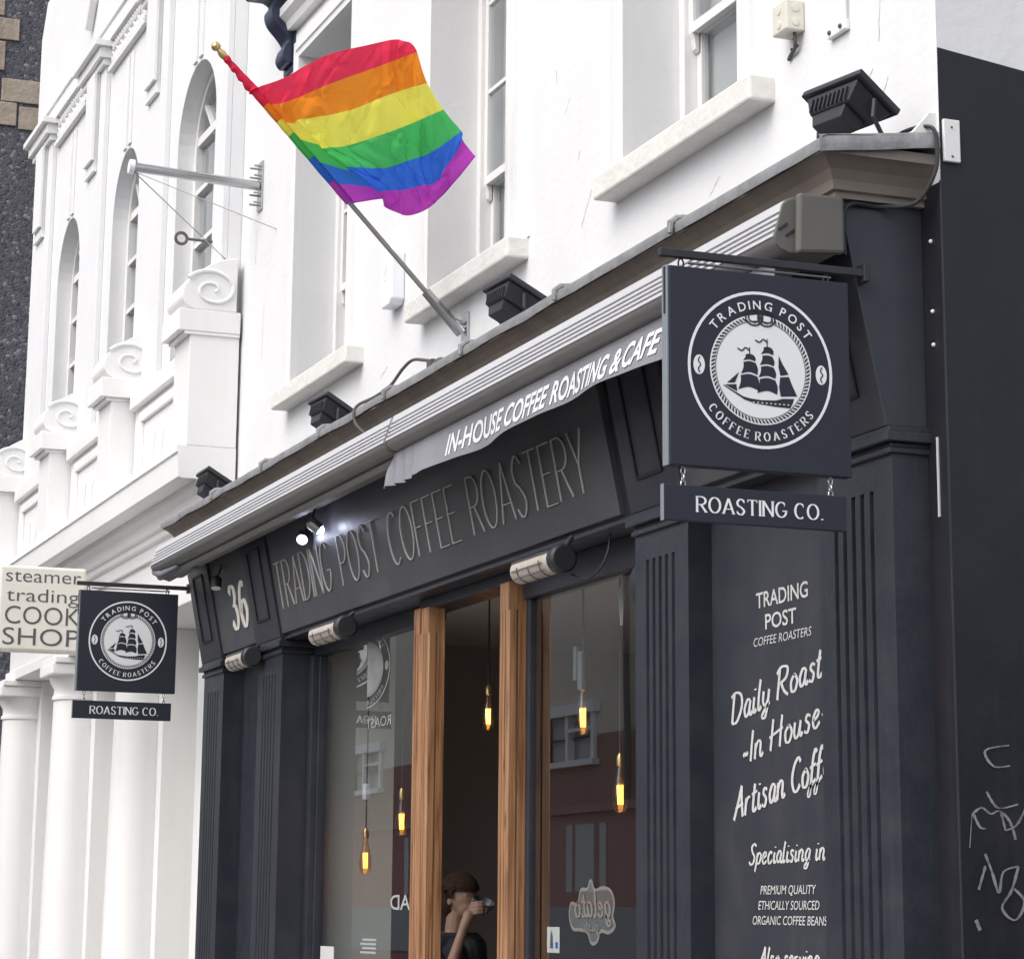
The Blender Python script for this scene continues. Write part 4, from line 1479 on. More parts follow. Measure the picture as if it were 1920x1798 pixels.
FG = [[(-5.069, -1.243, 5.92), (-5.052, -1.206, 5.94), (-4.832, -1.135, 5.93), (-4.563, -0.984, 5.989), (-4.273, -0.842, 5.974), (-4.192, -0.724, 5.992), (-4.08, -0.68, 5.948)],
      [(-5.073, -1.168, 5.84), (-5.08, -1.13, 5.856), (-4.921, -1.092, 5.828), (-4.655, -0.927, 5.869), (-4.343, -0.782, 5.879), (-4.257, -0.686, 5.911), (-4.101, -0.632, 5.909)],
      [(-5.073, -1.091, 5.762), (-5.051, -0.963, 5.762), (-4.926, -1.028, 5.736), (-4.698, -0.828, 5.741), (-4.417, -0.715, 5.75), (-4.319, -0.619, 5.776), (-4.157, -0.555, 5.769)],
      [(-5.074, -1.023, 5.692), (-5.046, -0.738, 5.618), (-4.901, -0.889, 5.587), (-4.818, -0.772, 5.593), (-4.475, -0.611, 5.605), (-4.391, -0.505, 5.649), (-4.176, -0.457, 5.644)],
      [(-5.073, -0.906, 5.573), (-5.007, -0.566, 5.492), (-4.854, -0.77, 5.484), (-4.725, -0.6, 5.465), (-4.55, -0.521, 5.465), (-4.469, -0.422, 5.5), (-4.207, -0.348, 5.548)],
      [(-5.071, -0.787, 5.452), (-4.939, -0.459, 5.417), (-4.803, -0.593, 5.36), (-4.726, -0.52, 5.348), (-4.631, -0.433, 5.356), (-4.533, -0.363, 5.373), (-4.281, -0.312, 5.524)],
      [(-5.073, -0.687, 5.349), (-4.931, -0.515, 5.361), (-4.877, -0.538, 5.302), (-4.794, -0.447, 5.241), (-4.656, -0.378, 5.248), (-4.524, -0.309, 5.324), (-4.222, -0.265, 5.429)]]


def cr(a, b, c, d, t):
    return 0.5 * ((2 * b) + (c - a) * t + (2 * a - 5 * b + 4 * c - d) * t * t + (3 * b - a - 3 * c + d) * t ** 3)


def fgrid(u, v):
    """cloth surface: u 0..6 along the fly, v 0..6 down the hoist"""
    i, j = min(int(v), 5), min(int(u), 5)
    tv, tu = v - i, u - j
    rows = []
    for k in (i - 1, i, i + 1, i + 2):
        r_ = FG[max(0, min(6, k))]
        q = [Vector(r_[max(0, min(6, m))]) for m in (j - 1, j, j + 1, j + 2)]
        rows.append(cr(*q, tu))
    p = cr(*rows, tv)
    n = Vector((0.5, -0.75, -0.45)).normalized()
    cre = noise.noise((u * 1.9 + v * 0.9, v * 0.45 - u * .3, 4.2)) * 0.035 + noise.noise((u * 4.5 + v * 1.6, v * 0.9, 1.2)) * 0.016
    # sharp creases running from hoist corner and hem
    cre += -0.02 * math.exp(-((u - 2.9 - 0.35 * (v - 2)) / 0.12) ** 2) - 0.022 * math.exp(-((u - 4.6 + 0.2 * (v - 3)) / 0.10) ** 2)
    for sx, sy, amp, seed in ((1.15, 0.42, 0.020, 3.0), (0.9, 0.75, 0.014, 8.0)):
        q = noise.noise((u * sx + v * 0.5, v * sy - u * 0.35, seed))
        cre -= amp * max(0.0, 1 - abs(q) * 9) ** 2
    return p + n * cre * min(1.0, u * 0.8) * min(1.0, 0.12 + (6 - u) * 1.3) * (0.4 + 0.6 * min(1.0, min(v, 6 - v) * 2.0))


flag = thing('rainbow_flag', (-5.06, -1.2, 5.9), 'six-striped rainbow flag blowing from the leaning flagpole', 'flag')
NU, NV = 120, 14
for st in range(6):
    m_ = MB()
    vs = [tuple(fgrid(6 * i / NU, st + j / NV)) for j in range(NV + 1) for i in range(NU + 1)]
    m_.add(vs, [(j * (NU + 1) + i, j * (NU + 1) + i + 1, (j + 1) * (NU + 1) + i + 1, (j + 1) * (NU + 1) + i) for j in range(NV) for i in range(NU)])
    so = m_.build('stripe', FLAGC[st], flag, smooth=True)
    so['label'] = ['red', 'orange', 'yellow', 'green', 'blue', 'violet'][st] + ' stripe of the flag'
# red sleeve tied round the pole up to the finial
sl = MB()
pts = [T0 - dn * (0.075 + 0.24 * i / 12) for i in range(13)]
sl.tube([p + Vector((0.004 * sin(i * 1.7), 0.004 * cos(i * 2.3), 0)) for i, p in enumerate(pts)], [0.019 + 0.012 * (i / 12) ** 2 + 0.003 * sin(i * 2.1) for i in range(13)], 10)
sl.build('sleeve', FLAGC[0], flag, smooth=True)
for st in range(6):
    k0, k1 = [B0 + dn * (Vector(FG[q][0]) - B0).dot(dn) for q in (st, st + 1)]
    MB().tube([k0, k0.lerp(k1, 0.5) + Vector((0.004, 0, -0.003)), k1], [0.021, 0.0225, 0.021], 10).build('sleeve', FLAGC[st], flag, smooth=True)
hem = MB()
hem.tube([fgrid(6 * i / 40, 6.0) for i in range(41)], 0.0035, 5)
hem.build('hem', FLAGC[5], flag)

# =================================================================== SMALL FIXTURES ON THE WHITE WALL
jb = thing('junction_box', (-1.08, 0, 5.1), 'cream plastic junction box with short cable beside the right window', 'junction box')
MB().box(-1.165, -1.035, -0.085, 0, 5.105, 5.235).build('box', CREAMP, jb, 0.008)
for k in (0, 1):
    MB().lathe([(0.018, 0), (0.018, 0.003), (0.012, 0.004)], (-1.0348, -0.043, 5.14 + k * 0.06), 14, 'x').build('knockout', CREAMP, jb)
for k in (0, 1):
    MB().lathe([(0.018, 0), (0.018, -0.003), (0.012, -0.004)], (-1.10 + 0 * k, -0.0848, 5.14 + k * 0.06), 14, 'y').build('knockout', CREAMP, jb)
MB().tube(smooth3([(-1.07, -0.03, 5.106), (-1.065, -0.03, 5.07), (-1.09, -0.02, 5.045), (-1.14, -0.012, 5.035), (-1.165, -0.01, 5.02)]), 0.008, 8).build('cable', CABLE, jb, smooth=True)
for k in range(2):
    MB().ball((-1.15 + k * 0.05, -0.003, 5.062 + 0.0 * k), 0.007, 8, 6).build('rust_spot', RUST, jb)
cb = thing('aerial_bracket', (-0.72, 0, 5.0), 'white painted metal bracket with rod at the top right', 'bracket')
MB().obox((-0.73, -0.012, 5.01), (1, 0, 0.0), (0, 1, 0), (0, 0, 1), 0.075, 0.012, 0.022).build('plate', TRIM, cb, 0.005)
MB().tube([(-0.665, -0.018, 5.02), (-0.665, -0.018, 5.55)], 0.008, 8).build('rod', TRIM, cb, smooth=True)
for k in (-0.78, -0.69):
    MB().ball((k, -0.026, 5.01), 0.010, 8, 6).build('bolt', RUST, cb)
al = thing('alarm_box', (-6.2, 0, 5.1), 'tall white rounded alarm box between the first and second windows', 'alarm box')
MB().prism([(-6.36, 5.12), (-6.32, 5.085), (-6.18, 5.085), (-6.14, 5.12), (-6.14, 5.40), (-6.18, 5.44), (-6.32, 5.44), (-6.36, 5.40)], 'y', -0.085, 0.0).build('cover', WPLAST, al, 0.01)
F = Flat()
for k in range(6):
    a_ = pi * k / 3
    F.add(*ribbon([(-6.25 + .012 * cos(a_), 5.30 + .012 * sin(a_)), (-6.25 + .03 * cos(a_), 5.30 + .03 * sin(a_))], lambda a, b: 0.006))
F.add(*ribbon([(-6.265, 5.245), (-6.235, 5.245)], lambda a, b: 0.01))
F.build('badge', lambda u, v: (u, -0.0862, v), (0, -1, 0), CREAMP, al)
cc = thing('loose_cable', (-5.2, -0.3, 4.36), 'grey cable looping over the lead to a small clamp', 'cable')
MB().tube(smooth3([(x, y, z) for x, y, z in ((-4.86, -0.26, 4.47), (-4.98, -0.27, 4.50), (-5.14, -0.28, 4.53), (-5.25, -0.30, 4.50), (-5.34, -0.34, 4.42), (-5.44, -0.40, 4.37), (-5.52, -0.46, 4.34), (-5.50, -0.495, 4.29), (-5.47, -0.49, 4.22), (-5.40, -0.46, 4.16))]), 0.009, 8).build('cable', CABLE, cc, smooth=True)
cl = MB()
cl.ball((-4.80, -0.24, 4.445), (0.075, 0.035, 0.035), 10, 7)
cl.box(-4.92, -4.84, -0.275, -0.21, 4.42, 4.48)
cl.tube([(-4.86, -0.26, 4.40), (-4.80, -0.20, 4.38), (-4.74, -0.24, 4.42), (-4.80, -0.28, 4.44)], 0.012, 6)
cl.box(-4.87, -4.72, -0.26, -0.20, 4.355, 4.42)
cl.build('clamp', RUST, cc)
sa = thing('banner_arm', (-9.46, 0, 6.68), 'polished steel arm on a wall plate with two thin stay wires', 'bracket')
MB().tube([(-9.46, -0.02, 6.682), (-9.46, -0.935, 6.722)], 0.034, 14).build('arm', STEEL, sa, smooth=True)
MB().tube([(-9.46, -0.93, 6.722), (-9.46, -0.965, 6.724)], [0.052, 0.05], 14).build('end_cap', WPLAST, sa, smooth=True)
MB().box(-9.52, -9.40, -0.014, 0, 6.50, 6.86).build('plate', STEEL, sa, 0.003)
pb = MB()
for zz in (6.55, 6.62, 6.75, 6.82):
    pb.tube([(-9.50, -0.014, zz), (-9.50, -0.075, zz)], 0.008, 6)
    pb.tube([(-9.42, -0.014, zz), (-9.42, -0.065, zz)], 0.008, 6)
pb.build('bolt', GALV, sa)
MB().tube([(-9.46, -0.93, 6.69), (-9.01, 0, 6.254)], 0.004, 6).build('stay_wire', GALV, sa)
MB().tube([(-9.46, -0.93, 6.69), (-9.98, -0.12, 6.26)], 0.004, 6).build('stay_wire', GALV, sa)
MB().tube([(-9.98, -0.12, 6.26), (-9.98, -0.1, 6.02)], 0.008, 6).build('stay_anchor', RUST, sa)
eb = thing('eye_bolt', (-10.25, -0.1, 6.44), 'dark iron eye bolt sticking out of the white pier', 'eye bolt')
rg = MB()
rg.tube([(-10.25, -0.385 + 0.043 * cos(t), 6.452 + 0.043 * sin(t)) for t in [2 * pi * i / 20 for i in range(21)]], 0.012, 8)
rg.tube([(-10.25, -0.34, 6.452), (-10.25, -0.1, 6.448)], 0.011, 8)
rg.build('eye', RUST, eb, smooth=True)
MB().lathe([(0.022, 0), (0.022, 0.02)], (-10.25, -0.122, 6.448), 10, 'y').build('collar', RUST, eb)
# corner bracket and cable at the right end of the cornice
wc = thing('corner_bracket', (0, 0.04, 4.28), 'white metal plate on the dark side wall at the corner', 'bracket')
MB().box(0.0005, 0.016, 0.008, 0.075, 4.27, 4.43).build('plate', TRIM, wc, 0.003)
MB().prism([(-0.10, 4.375), (0.0, 4.375), (0.0, 4.46), (-0.03, 4.455)], 'x', -0.05, -0.02).build('flashing', TRIM, wc)
for zz in (4.29, 4.40):
    MB().ball((0.016, 0.04, zz), 0.005, 6, 5).build('screw', RUST, wc)
dc = thing('black_cable', (-0.03, -0.05, 4.3), 'black cable dropping round the right end of the cornice', 'cable')
MB().tube(smooth3([(-0.16, -0.10, 4.39), (-0.10, -0.09, 4.40), (-0.04, -0.06, 4.405), (0.004, -0.03, 4.39), (0.012, -0.02, 4.32), (0.006, -0.03, 4.22), (-0.05, -0.08, 4.12), (-0.13, -0.18, 4.115), (-0.12, -0.30, 4.11), (-0.12, -0.335, 4.06), (-0.125, -0.33, 3.92)]), 0.008, 8).build('cable', BLACK, dc, smooth=True)

# =================================================================== PATIO HEATERS, SPOT LAMPS under the fascia
def heater(xc, yc, zc, label, w=0.52):
    t = thing('patio_heater', (xc, yc, zc), label, 'heater', 'infrared heaters under the fascia')
    # gutter-shaped housing along x, opening down and out to the street
    R_ = 0.062
    arc = lambda r, a0, a1, n: [(yc + r * cos(radians(a0 + (a1 - a0) * i / n)), zc + r * sin(radians(a0 + (a1 - a0) * i / n))) for i in range(n + 1)]
    MB().prism(arc(R_, -55, 142, 14) + arc(R_ - 0.006, 142, -55, 14), 'x', xc - w / 2, xc + w / 2 - 0.1).build('housing', BLACK, t)
    # pale curved reflector face, open to the street and the pavement
    MB().prism(arc(R_ - 0.004, 140, 302, 14) + arc(R_ - 0.009, 302, 140, 14), 'x', xc - w / 2 + 0.002, xc + w / 2 - 0.1).build('reflector', REFL, t, smooth=True)
    MB().prism(arc(R_ - 0.012, -180, 180, 20)[:-1], 'x', xc - w / 2 - 0.006, xc - w / 2 + 0.0015).build('end_plate', ALUD, t)
    e1 = Vector(arc(R_, 142, 300, 1)[0])
    for k in range(3):
        xx = xc - w / 2 + 0.10 + k * (w - 0.30) / 2
        MB().tube([(xx, y_, z_) for y_, z_ in arc(R_ + 0.001, 175 + 18 * (k % 2), 270, 6)], 0.0026, 5).build('guard_wire', RUST, t)
    for q in (188, 222):
        y_, z_ = arc(R_ + 0.002, q, q + 1, 1)[0]
        MB().tube([(xc - w / 2 + 0.03, y_, z_), (xc + w / 2 - 0.16, y_, z_)], 0.0028, 5).build('guard_wire', RUST, t)
    MB().lathe([(0.058, 0), (0.067, 0.01), (0.067, 0.06), (0.055, 0.072)], (xc + w / 2 - 0.1, yc - 0.0, zc), 20, 'x').build('end_cap', BLACK, t, smooth=True)
    MB().tube([(xc - w / 2, e1.x, e1.y), (xc + w / 2 - 0.1, e1.x, e1.y)], 0.006, 6).build('lip', STEEL, t)
    MB().tube([(xc + w / 2 - 0.06, yc + 0.02, zc + 0.06), (xc + w / 2 - 0.06, yc + 0.05, 3.30)], 0.012, 8).build('mount', BLACK, t)
    return t


heater(-8.66, -0.235, 3.225, 'patio heater at the left, between the two left pilasters')
heater(-6.66, -0.235, 3.215, 'patio heater over the left shop window', 0.62)
h3 = heater(-3.30, -0.235, 3.195, 'patio heater above the right shop window, dark cable at its end', 0.58)
MB().tube(smooth3([(-3.09, -0.18, 3.13), (-3.02, -0.14, 3.10), (-2.95, -0.10, 3.14), (-2.92, -0.07, 3.22), (-2.92, -0.06, 3.30)]), 0.006, 6).build('lead_cable', BLACK, h3, smooth=True)
sk = thing('wall_speaker', (-2.55, 0.0, 3.0), 'dark rounded speaker half hidden by the right pilaster', 'speaker')
MB().lathe([(0.05, -0.10), (0.085, -0.08), (0.095, 0.0), (0.085, 0.08), (0.05, 0.10)], (-2.5, -0.03, 3.02), 18, 'y').build('body', BLACK, sk, smooth=True)


def spot(x, y, z, label, lit, aim):
    t = thing('spot_lamp', (x, y, z), label, 'lamp', 'small spot lamps under the awning')
    a = Vector(aim).normalized()
    c = Vector((x, y, z))
    MB().tube([c - a * 0.085, c - a * 0.07, c], [0.022, 0.036, 0.036], 14).build('can', BLACK if not lit else STEEL, t, smooth=True)
    MB().tube([c - a * 0.06, c - a * 0.08 + Vector((0, 0.03, 0.07)), (x, y + 0.03, z + 0.16)], 0.007, 6).build('arm', BLACK, t)
    o_ = MB()
    up = a.orthogonal().normalized()
    sd_ = a.cross(up)
    vs_ = [c + a * 0.001 + (up * cos(2 * pi * k / 20) + sd_ * sin(2 * pi * k / 20)) * 0.033 for k in range(20)]
    o_.add(vs_, [tuple(range(20))])
    o_.build('lens', LEDR if lit else SWHITE, t)
    if lit:
        MB().ball(tuple(c + a * 0.004), 0.022, 14, 10).build('led', LED, t, smooth=True)
    return t


spot(-7.06, -0.32, 3.80, 'lit cool white spot lamp glaring under the awning', True, (0.75, -0.35, -0.55))
spot(-6.62, -0.34, 3.80, 'added lit spot standing in for the reflected glare beside the glaring lamp', True, (0.25, 0.75, -0.6))  # added lamp: makes the glare that is only a reflection here
spot(-9.12, -0.32, 3.74, 'unlit small spot lamp beside the number 36', False, (0.3, -0.1, -0.95))

# =================================================================== THINGS ON AND BEHIND THE SHOP GLASS
Fw, Fn, F2 = Flat(), Flat(), Flat()
emblem_parts(Fw, Fn, F2, 0, 0, 1.0, mirror=True)


def clip_emblem(Fx, name, m, parent, xc, zc, s, y):
    keep = [f for f in Fx.f if all(Fx.v[i][0] > -0.02 for i in f)]
    G = Flat()
    G.v, G.f, G.lay = Fx.v, keep, Fx.lay
    return G.build(name, lambda u, v: (xc + u * s * 1.9, y, zc + v * s), (0, -1, 0), m, parent)


vs_ = thing('window_vinyl', (-7.04, 0.098, 2.9), 'half round white ship emblem seen in reverse on the left shop window', 'window sticker')
clip_emblem(Fw, 'emblem', VINYL, vs_, -7.02, 3.03, 0.23, 0.0975)
clip_emblem(Fn, 'emblem_ship', INDARK, vs_, -7.02, 3.03, 0.23, 0.0962)
F = Flat()
font_text(F, 'ROAST', -7.02, -6.55, 2.68, 0.06, 0.0, flip=True)
F.build('word', lambda u, v: (u, 0.0975, v), (0, -1, 0), VINYL, vs_)
F = Flat()
font_text(F, 'BREAD', -6.5, -5.75, 1.63, 0.085, 0.01, flip=True)
F.build('word', lambda u, v: (u, 0.0975, v), (0, -1, 0), VINYL, vs_)
# small round sticker and tickets
st1 = thing('window_sticker', (-4.22, 0.098, 1.44), 'small white portrait sticker at the lower left of the right window', 'window sticker')
MB().box(-4.07, -3.91, 0.0975, 0.0985, 1.43, 1.55).build('paper', SWHITE, st1)
F = Flat()
F.poly([(-4.03, 1.45), (-3.99, 1.45), (-3.995, 1.51), (-4.01, 1.535), (-4.025, 1.51)])
F.build('bottle_print', lambda u, v: (u, 0.0968, v), (0, -1, 0), INK, st1)
F = Flat()
F.poly([(-3.96, 1.45), (-3.93, 1.45), (-3.93, 1.48), (-3.96, 1.48)])
F.build('blue_print', lambda u, v: (u, 0.0968, v), (0, -1, 0), FLAGC[4], st1)
st2 = thing('window_sticker', (-7.75, 0.098, 1.36), 'pale square sticker at the bottom left of the left window', 'window sticker')
MB().box(-7.86, -7.58, 0.0975, 0.0985, 1.32, 1.41).build('paper', CURT, st2)
st3 = thing('window_sticker', (-6.9, 0.098, 1.4), 'faint striped notice low on the left window', 'window sticker')
for k in range(4):
    MB().box(-7.05 + 0.04 * (k % 2), -6.75, 0.0975, 0.0985, 1.38 + k * 0.024, 1.392 + k * 0.024).build('line', VINYL, st3)
gl = thing('cutout_logo_sticker', (-3.5, 0.098, 1.5), 'cloud-shaped cream sticker with looping brown lettering on right window', 'window sticker')
out = [(-3.80, 1.60), (-3.78, 1.66), (-3.70, 1.655), (-3.66, 1.72), (-3.58, 1.725), (-3.54, 1.765), (-3.49, 1.72), (-3.40, 1.73), (-3.30, 1.715), (-3.26, 1.66), (-3.28, 1.60), (-3.25, 1.56), (-3.32, 1.53), (-3.42, 1.535), (-3.46, 1.49), (-3.53, 1.48), (-3.58, 1.53), (-3.68, 1.54), (-3.76, 1.545)]
F = Flat()
F.poly(catmull(out, True, 4))
F.build('backing', lambda u, v: (u, 0.106, v), (0, -1, 0), COUNTER, gl)
F = Flat()
oc = catmull(out, True, 4)
F.add(*ribbon(oc + [oc[0]], lambda a, b: 0.016))
F.build('outline', lambda u, v: (u, 0.1045, v), (0, -1, 0), STICK, gl)
F = Flat()
script_text(F, 'gelato', -3.74, -3.30, 1.60, 0.115, 0.018, 0.0)
script_text(F, 'gusto', -3.60, -3.40, 1.535, 0.05, 0.008, 0.0)
F.v = [(-7.04 - u, v) for u, v in F.v]
F.build('lettering', lambda u, v: (u, 0.1025, v), (0, -1, 0), STICK, gl)


def pendant(x, y, z, label, big=1.0, ztop=3.49, box_at=None):
    t = thing('pendant_bulb', (x, y, ztop), label, 'light bulb', 'amber filament bulbs hanging in the cafe')
    s = big
    MB().tube([(x, y, ztop), (x, y, z + 0.19 * s)], 0.0055, 6).build('flex', BLACK, t)
    MB().lathe([(0.012 * s, 0.13 * s), (0.019 * s, 0.135 * s), (0.019 * s, 0.175 * s), (0.010 * s, 0.195 * s)], (x, y, z), 12).build('lamp_holder', BRASS, t, smooth=True)
    g = [(0.004, -0.085), (0.022, -0.08), (0.034, -0.055), (0.038, -0.02), (0.033, 0.03), (0.022, 0.085), (0.013, 0.13)]
    MB().lathe([(r * s, h * s) for r, h in g], (x, y, z), 16).build('bulb_glass', BULBGL, t, smooth=True)
    f = MB()
    for k in range(5):
        a_ = 2 * pi * k / 5
        f.tube([(x + 0.010 * s * cos(a_), y + 0.010 * s * sin(a_), z - 0.045 * s), (x + 0.012 * s * cos(a_ + .5), y + 0.012 * s * sin(a_ + .5), z + 0.045 * s)], 0.0045 * s, 5)
    f.build('filament', FIL, t)
    if box_at:
        MB().box(x - 0.03, x + 0.03, y - 0.02, y + 0.02, box_at - 0.05, box_at + 0.05).build('inline_switch', WPLAST, t, 0.006)
    return t


pendant(-7.622, 0.30, 1.924, 'lowest glowing bulb on a long flex in the left window', 1.0, box_at=2.34)
pendant(-6.93, 0.30, 2.139, 'glowing bulb close behind the left wooden post', 1.0)
pendant(-6.55, 0.70, 2.745, 'glowing bulb seen through the open doorway', 0.95)
pendant(-4.113, 0.30, 2.562, 'upper glowing bulb in the right window', 1.0)
pendant(-3.644, 0.30, 2.166, 'glowing bulb beside the right pilaster', 1.0)
# chalk pennant and a pale lamp bracket inside the right window
pn = thing('pennant', (-3.3, 0.25, 3.0), 'small pale triangular pennant hanging at the top of right window', 'pennant')
MB().prism([(-3.56, 3.14), (-3.46, 3.15), (-3.50, 2.96), (-3.525, 2.955)], 'y', 0.25, 0.253).build('cloth', CURT, pn)
lb = thing('inner_lamp_fitting', (-4.12, 0.3, 2.75), 'pale metal twin-plate fitting above the upper bulb', 'fitting')
MB().box(-4.20, -4.16, 0.28, 0.30, 2.75, 2.92).box(-4.14, -4.09, 0.28, 0.30, 2.70, 2.89).build('plates', SGREY, lb, 0.003)
# things on the counter
bt = thing('wooden_grinder', (-3.0, 0.42, 1.40), 'pale wooden block with metal lever on the counter at right', 'grinder')
MB().box(-3.32, -3.22, 0.33, 0.43, 1.40, 1.47).build('base', WOOD, bt, 0.004)
MB().tube([(-3.27, 0.38, 1.46), (-3.27, 0.38, 1.62), (-3.30, 0.38, 1.66)], [0.03, 0.025, 0.02], 10).build('column', CREAMP, bt, smooth=True)
MB().tube([(-3.02, 0.36, 1.46), (-2.95, 0.36, 1.58)], 0.008, 6).build('lever', STEEL, bt)

# =================================================================== THE DRINKER
def capsule(bm_mb, a, b, r0, r1, n=6):
    a, b = Vector(a), Vector(b)
    pts = [a.lerp(b, i / n) for i in range(n + 1)]
    rs = [r0 + (r1 - r0) * i / n for i in range(n + 1)]
    bm_mb.tube(pts, rs, 12)
    bm_mb.ball(tuple(a), r0, 12, 8)
    bm_mb.ball(tuple(b), r1, 12, 8)


def fuse(mb, name, m, parent, vox, smooth_it=4):
    o_ = mb.build(name, m, parent)
    o_.parent = None
    rm = o_.modifiers.new('r', 'REMESH')
    rm.mode = 'VOXEL'
    rm.voxel_size = vox
    sm = o_.modifiers.new('s', 'SMOOTH')
    sm.iterations = smooth_it
    sm.factor = 0.5
    dg = bpy.context.evaluated_depsgraph_get()
    me = bpy.data.meshes.new_from_object(o_.evaluated_get(dg))
    me.name = name
    o_.modifiers.clear()
    old = o_.data
    o_.data = me
    bpy.data.meshes.remove(old)
    for p in me.polygons:
        p.use_smooth = True
    o_.parent = parent
    return o_


PX, PYY = -7.17, 0.75        # where the person stands
pe = thing('person', (PX, PYY, 0.02), 'person in dark top seen in the doorway, raising a grey cup to the mouth', 'person')
# figure frame: f = facing direction, r = towards the camera side
fd = Vector((0.90, 0.43, 0)).normalized()
rt = Vector((fd.y, -fd.x, 0))
O = Vector((PX, PYY, 0.0))


def Q(f, r, z):
    return O + fd * f + rt * r + Vector((0, 0, z))


hb = MB()
hc = Q(0.03, 0, 1.715)


def oriented_ball(mb, c, rf, rr, rz, tilt=0.0):
    n0 = len(mb.v)
    mb.ball((0, 0, 0), 1.0, 20, 14)
    for i in range(n0, len(mb.v)):
        x, y, z = mb.v[i]
        p = c + fd * (x * rf) + rt * (y * rr) + Vector((0, 0, z * rz))
        mb.v[i] = tuple(p)


oriented_ball(hb, hc, 0.098, 0.077, 0.108)                      # skull
oriented_ball(hb, Q(0.062, 0, 1.655), 0.062, 0.058, 0.072)      # jaw and face
oriented_ball(hb, Q(0.095, 0, 1.615), 0.022, 0.026, 0.02)       # chin
capsule(hb, Q(0.118, 0, 1.70), Q(0.148, 0, 1.668), 0.010, 0.014)  # nose
for sgn in (-1, 1):
    oriented_ball(hb, Q(0.0, sgn * 0.078, 1.69), 0.022, 0.010, 0.034)   # ears
    oriented_ball(hb, Q(0.108, sgn * 0.032, 1.722), 0.014, 0.022, 0.009)  # brow
capsule(hb, Q(0.112, -0.02, 1.642), Q(0.112, 0.02, 1.642), 0.008, 0.008)  # lips
capsule(hb, Q(-0.015, 0, 1.64), Q(-0.03, 0, 1.50), 0.056, 0.062)          # neck
# trunk and legs
capsule(hb, Q(-0.03, -0.15, 1.43), Q(-0.03, 0.15, 1.43), 0.075, 0.075)
capsule(hb, Q(-0.02, -0.07, 1.36), Q(-0.01, -0.06, 1.05), 0.125, 0.105)
capsule(hb, Q(-0.02, 0.07, 1.36), Q(-0.01, 0.06, 1.05), 0.125, 0.105)
capsule(hb, Q(0, -0.07, 0.98), Q(0, 0.07, 0.98), 0.125, 0.125)
for sgn in (-1, 1):
    capsule(hb, Q(0, sgn * 0.09, 0.92), Q(0.02, sgn * 0.10, 0.50), 0.088, 0.058)
    capsule(hb, Q(0.02, sgn * 0.10, 0.50), Q(-0.01, sgn * 0.11, 0.10), 0.056, 0.038)
    capsule(hb, Q(-0.03, sgn * 0.11, 0.06), Q(0.15, sgn * 0.13, 0.05), 0.04, 0.032)
# near arm bent up to the mouth
cupc = Q(0.195, -0.005, 1.655)
sh, el, wr = Q(-0.03, 0.20, 1.42), Q(0.13, 0.24, 1.19), Q(0.165, 0.12, 1.53)
capsule(hb, sh, el, 0.055, 0.043)
capsule(hb, el, wr, 0.042, 0.027)
palm = Q(0.172, 0.085, 1.60)
capsule(hb, wr, palm, 0.030, 0.036)
for k in range(4):
    z = 1.605 + k * 0.021
    p0 = Q(0.182, 0.080 - 0.002 * k, z)
    p1 = Q(0.230 - 0.004 * abs(k - 1.5), 0.066, z + 0.010)
    p2 = Q(0.252 - 0.004 * abs(k - 1.5), 0.040, z + 0.014)
    capsule(hb, p0, p1, 0.0105, 0.0095, 3)
    capsule(hb, p1, p2, 0.0095, 0.008, 3)
capsule(hb, Q(0.165, 0.075, 1.60), Q(0.145, 0.058, 1.635), 0.013, 0.010, 3)
capsule(hb, Q(0.145, 0.058, 1.635), Q(0.150, 0.045, 1.662), 0.010, 0.009, 3)
# far arm hanging
capsule(hb, Q(-0.03, -0.20, 1.42), Q(-0.03, -0.25, 1.14), 0.055, 0.043)
capsule(hb, Q(-0.03, -0.25, 1.14), Q(0.06, -0.25, 0.92), 0.042, 0.028)
capsule(hb, Q(0.06, -0.25, 0.92), Q(0.09, -0.24, 0.83), 0.032, 0.03)
for k in range(4):
    capsule(hb, Q(0.08 + k * 0.014, -0.24, 0.83), Q(0.09 + k * 0.014, -0.235, 0.765 - 0.006 * (k % 2)), 0.010, 0.008, 3)
capsule(hb, Q(0.085, -0.215, 0.86), Q(0.11, -0.20, 0.81), 0.012, 0.009, 3)
body = fuse(hb, 'body', SKIN, pe, 0.0055, 6)
body.data.materials.append(CLOTH)
body.data.materials.append(JEANS)
for p in body.data.polygons:
    c = p.center
    rel = c - O
    f_, r_, z_ = rel.dot(fd), rel.dot(rt), c.z
    if z_ < 0.98:
        p.material_index = 2 if r_ > -0.19 else 0
    elif z_ < 1.50 and not (f_ > 0.10 and r_ > 0.10):
        p.material_index = 1 if not (r_ < -0.2 and z_ < 1.2) else 0
    # short sleeve on the near arm
    if 1.26 < z_ < 1.5 and r_ > 0.17 and f_ < 0.10:
        p.material_index = 1
hm = MB()
oriented_ball(hm, Q(0.01, 0, 1.75), 0.128, 0.104, 0.112)
oriented_ball(hm, Q(-0.05, 0, 1.695), 0.085, 0.096, 0.115)
for k in range(150):
    a_ = random.uniform(-2.9, 2.9)
    e_ = random.uniform(0.15, 1.5)
    d_ = fd * (-cos(a_) * cos(e_)) + rt * (sin(a_) * cos(e_)) + Vector((0, 0, sin(e_)))
    c_ = Q(0.005, 0, 1.735)
    capsule(hm, c_ + d_ * 0.09, c_ + d_ * 0.125 + Vector((random.uniform(-.02, .02), random.uniform(-.02, .02), -.02)), 0.012, 0.005, 2)
hair = fuse(hm, 'hair', HAIR, pe, 0.006, 1)
bmh = bmesh.new()
bmh.from_mesh(hair.data)
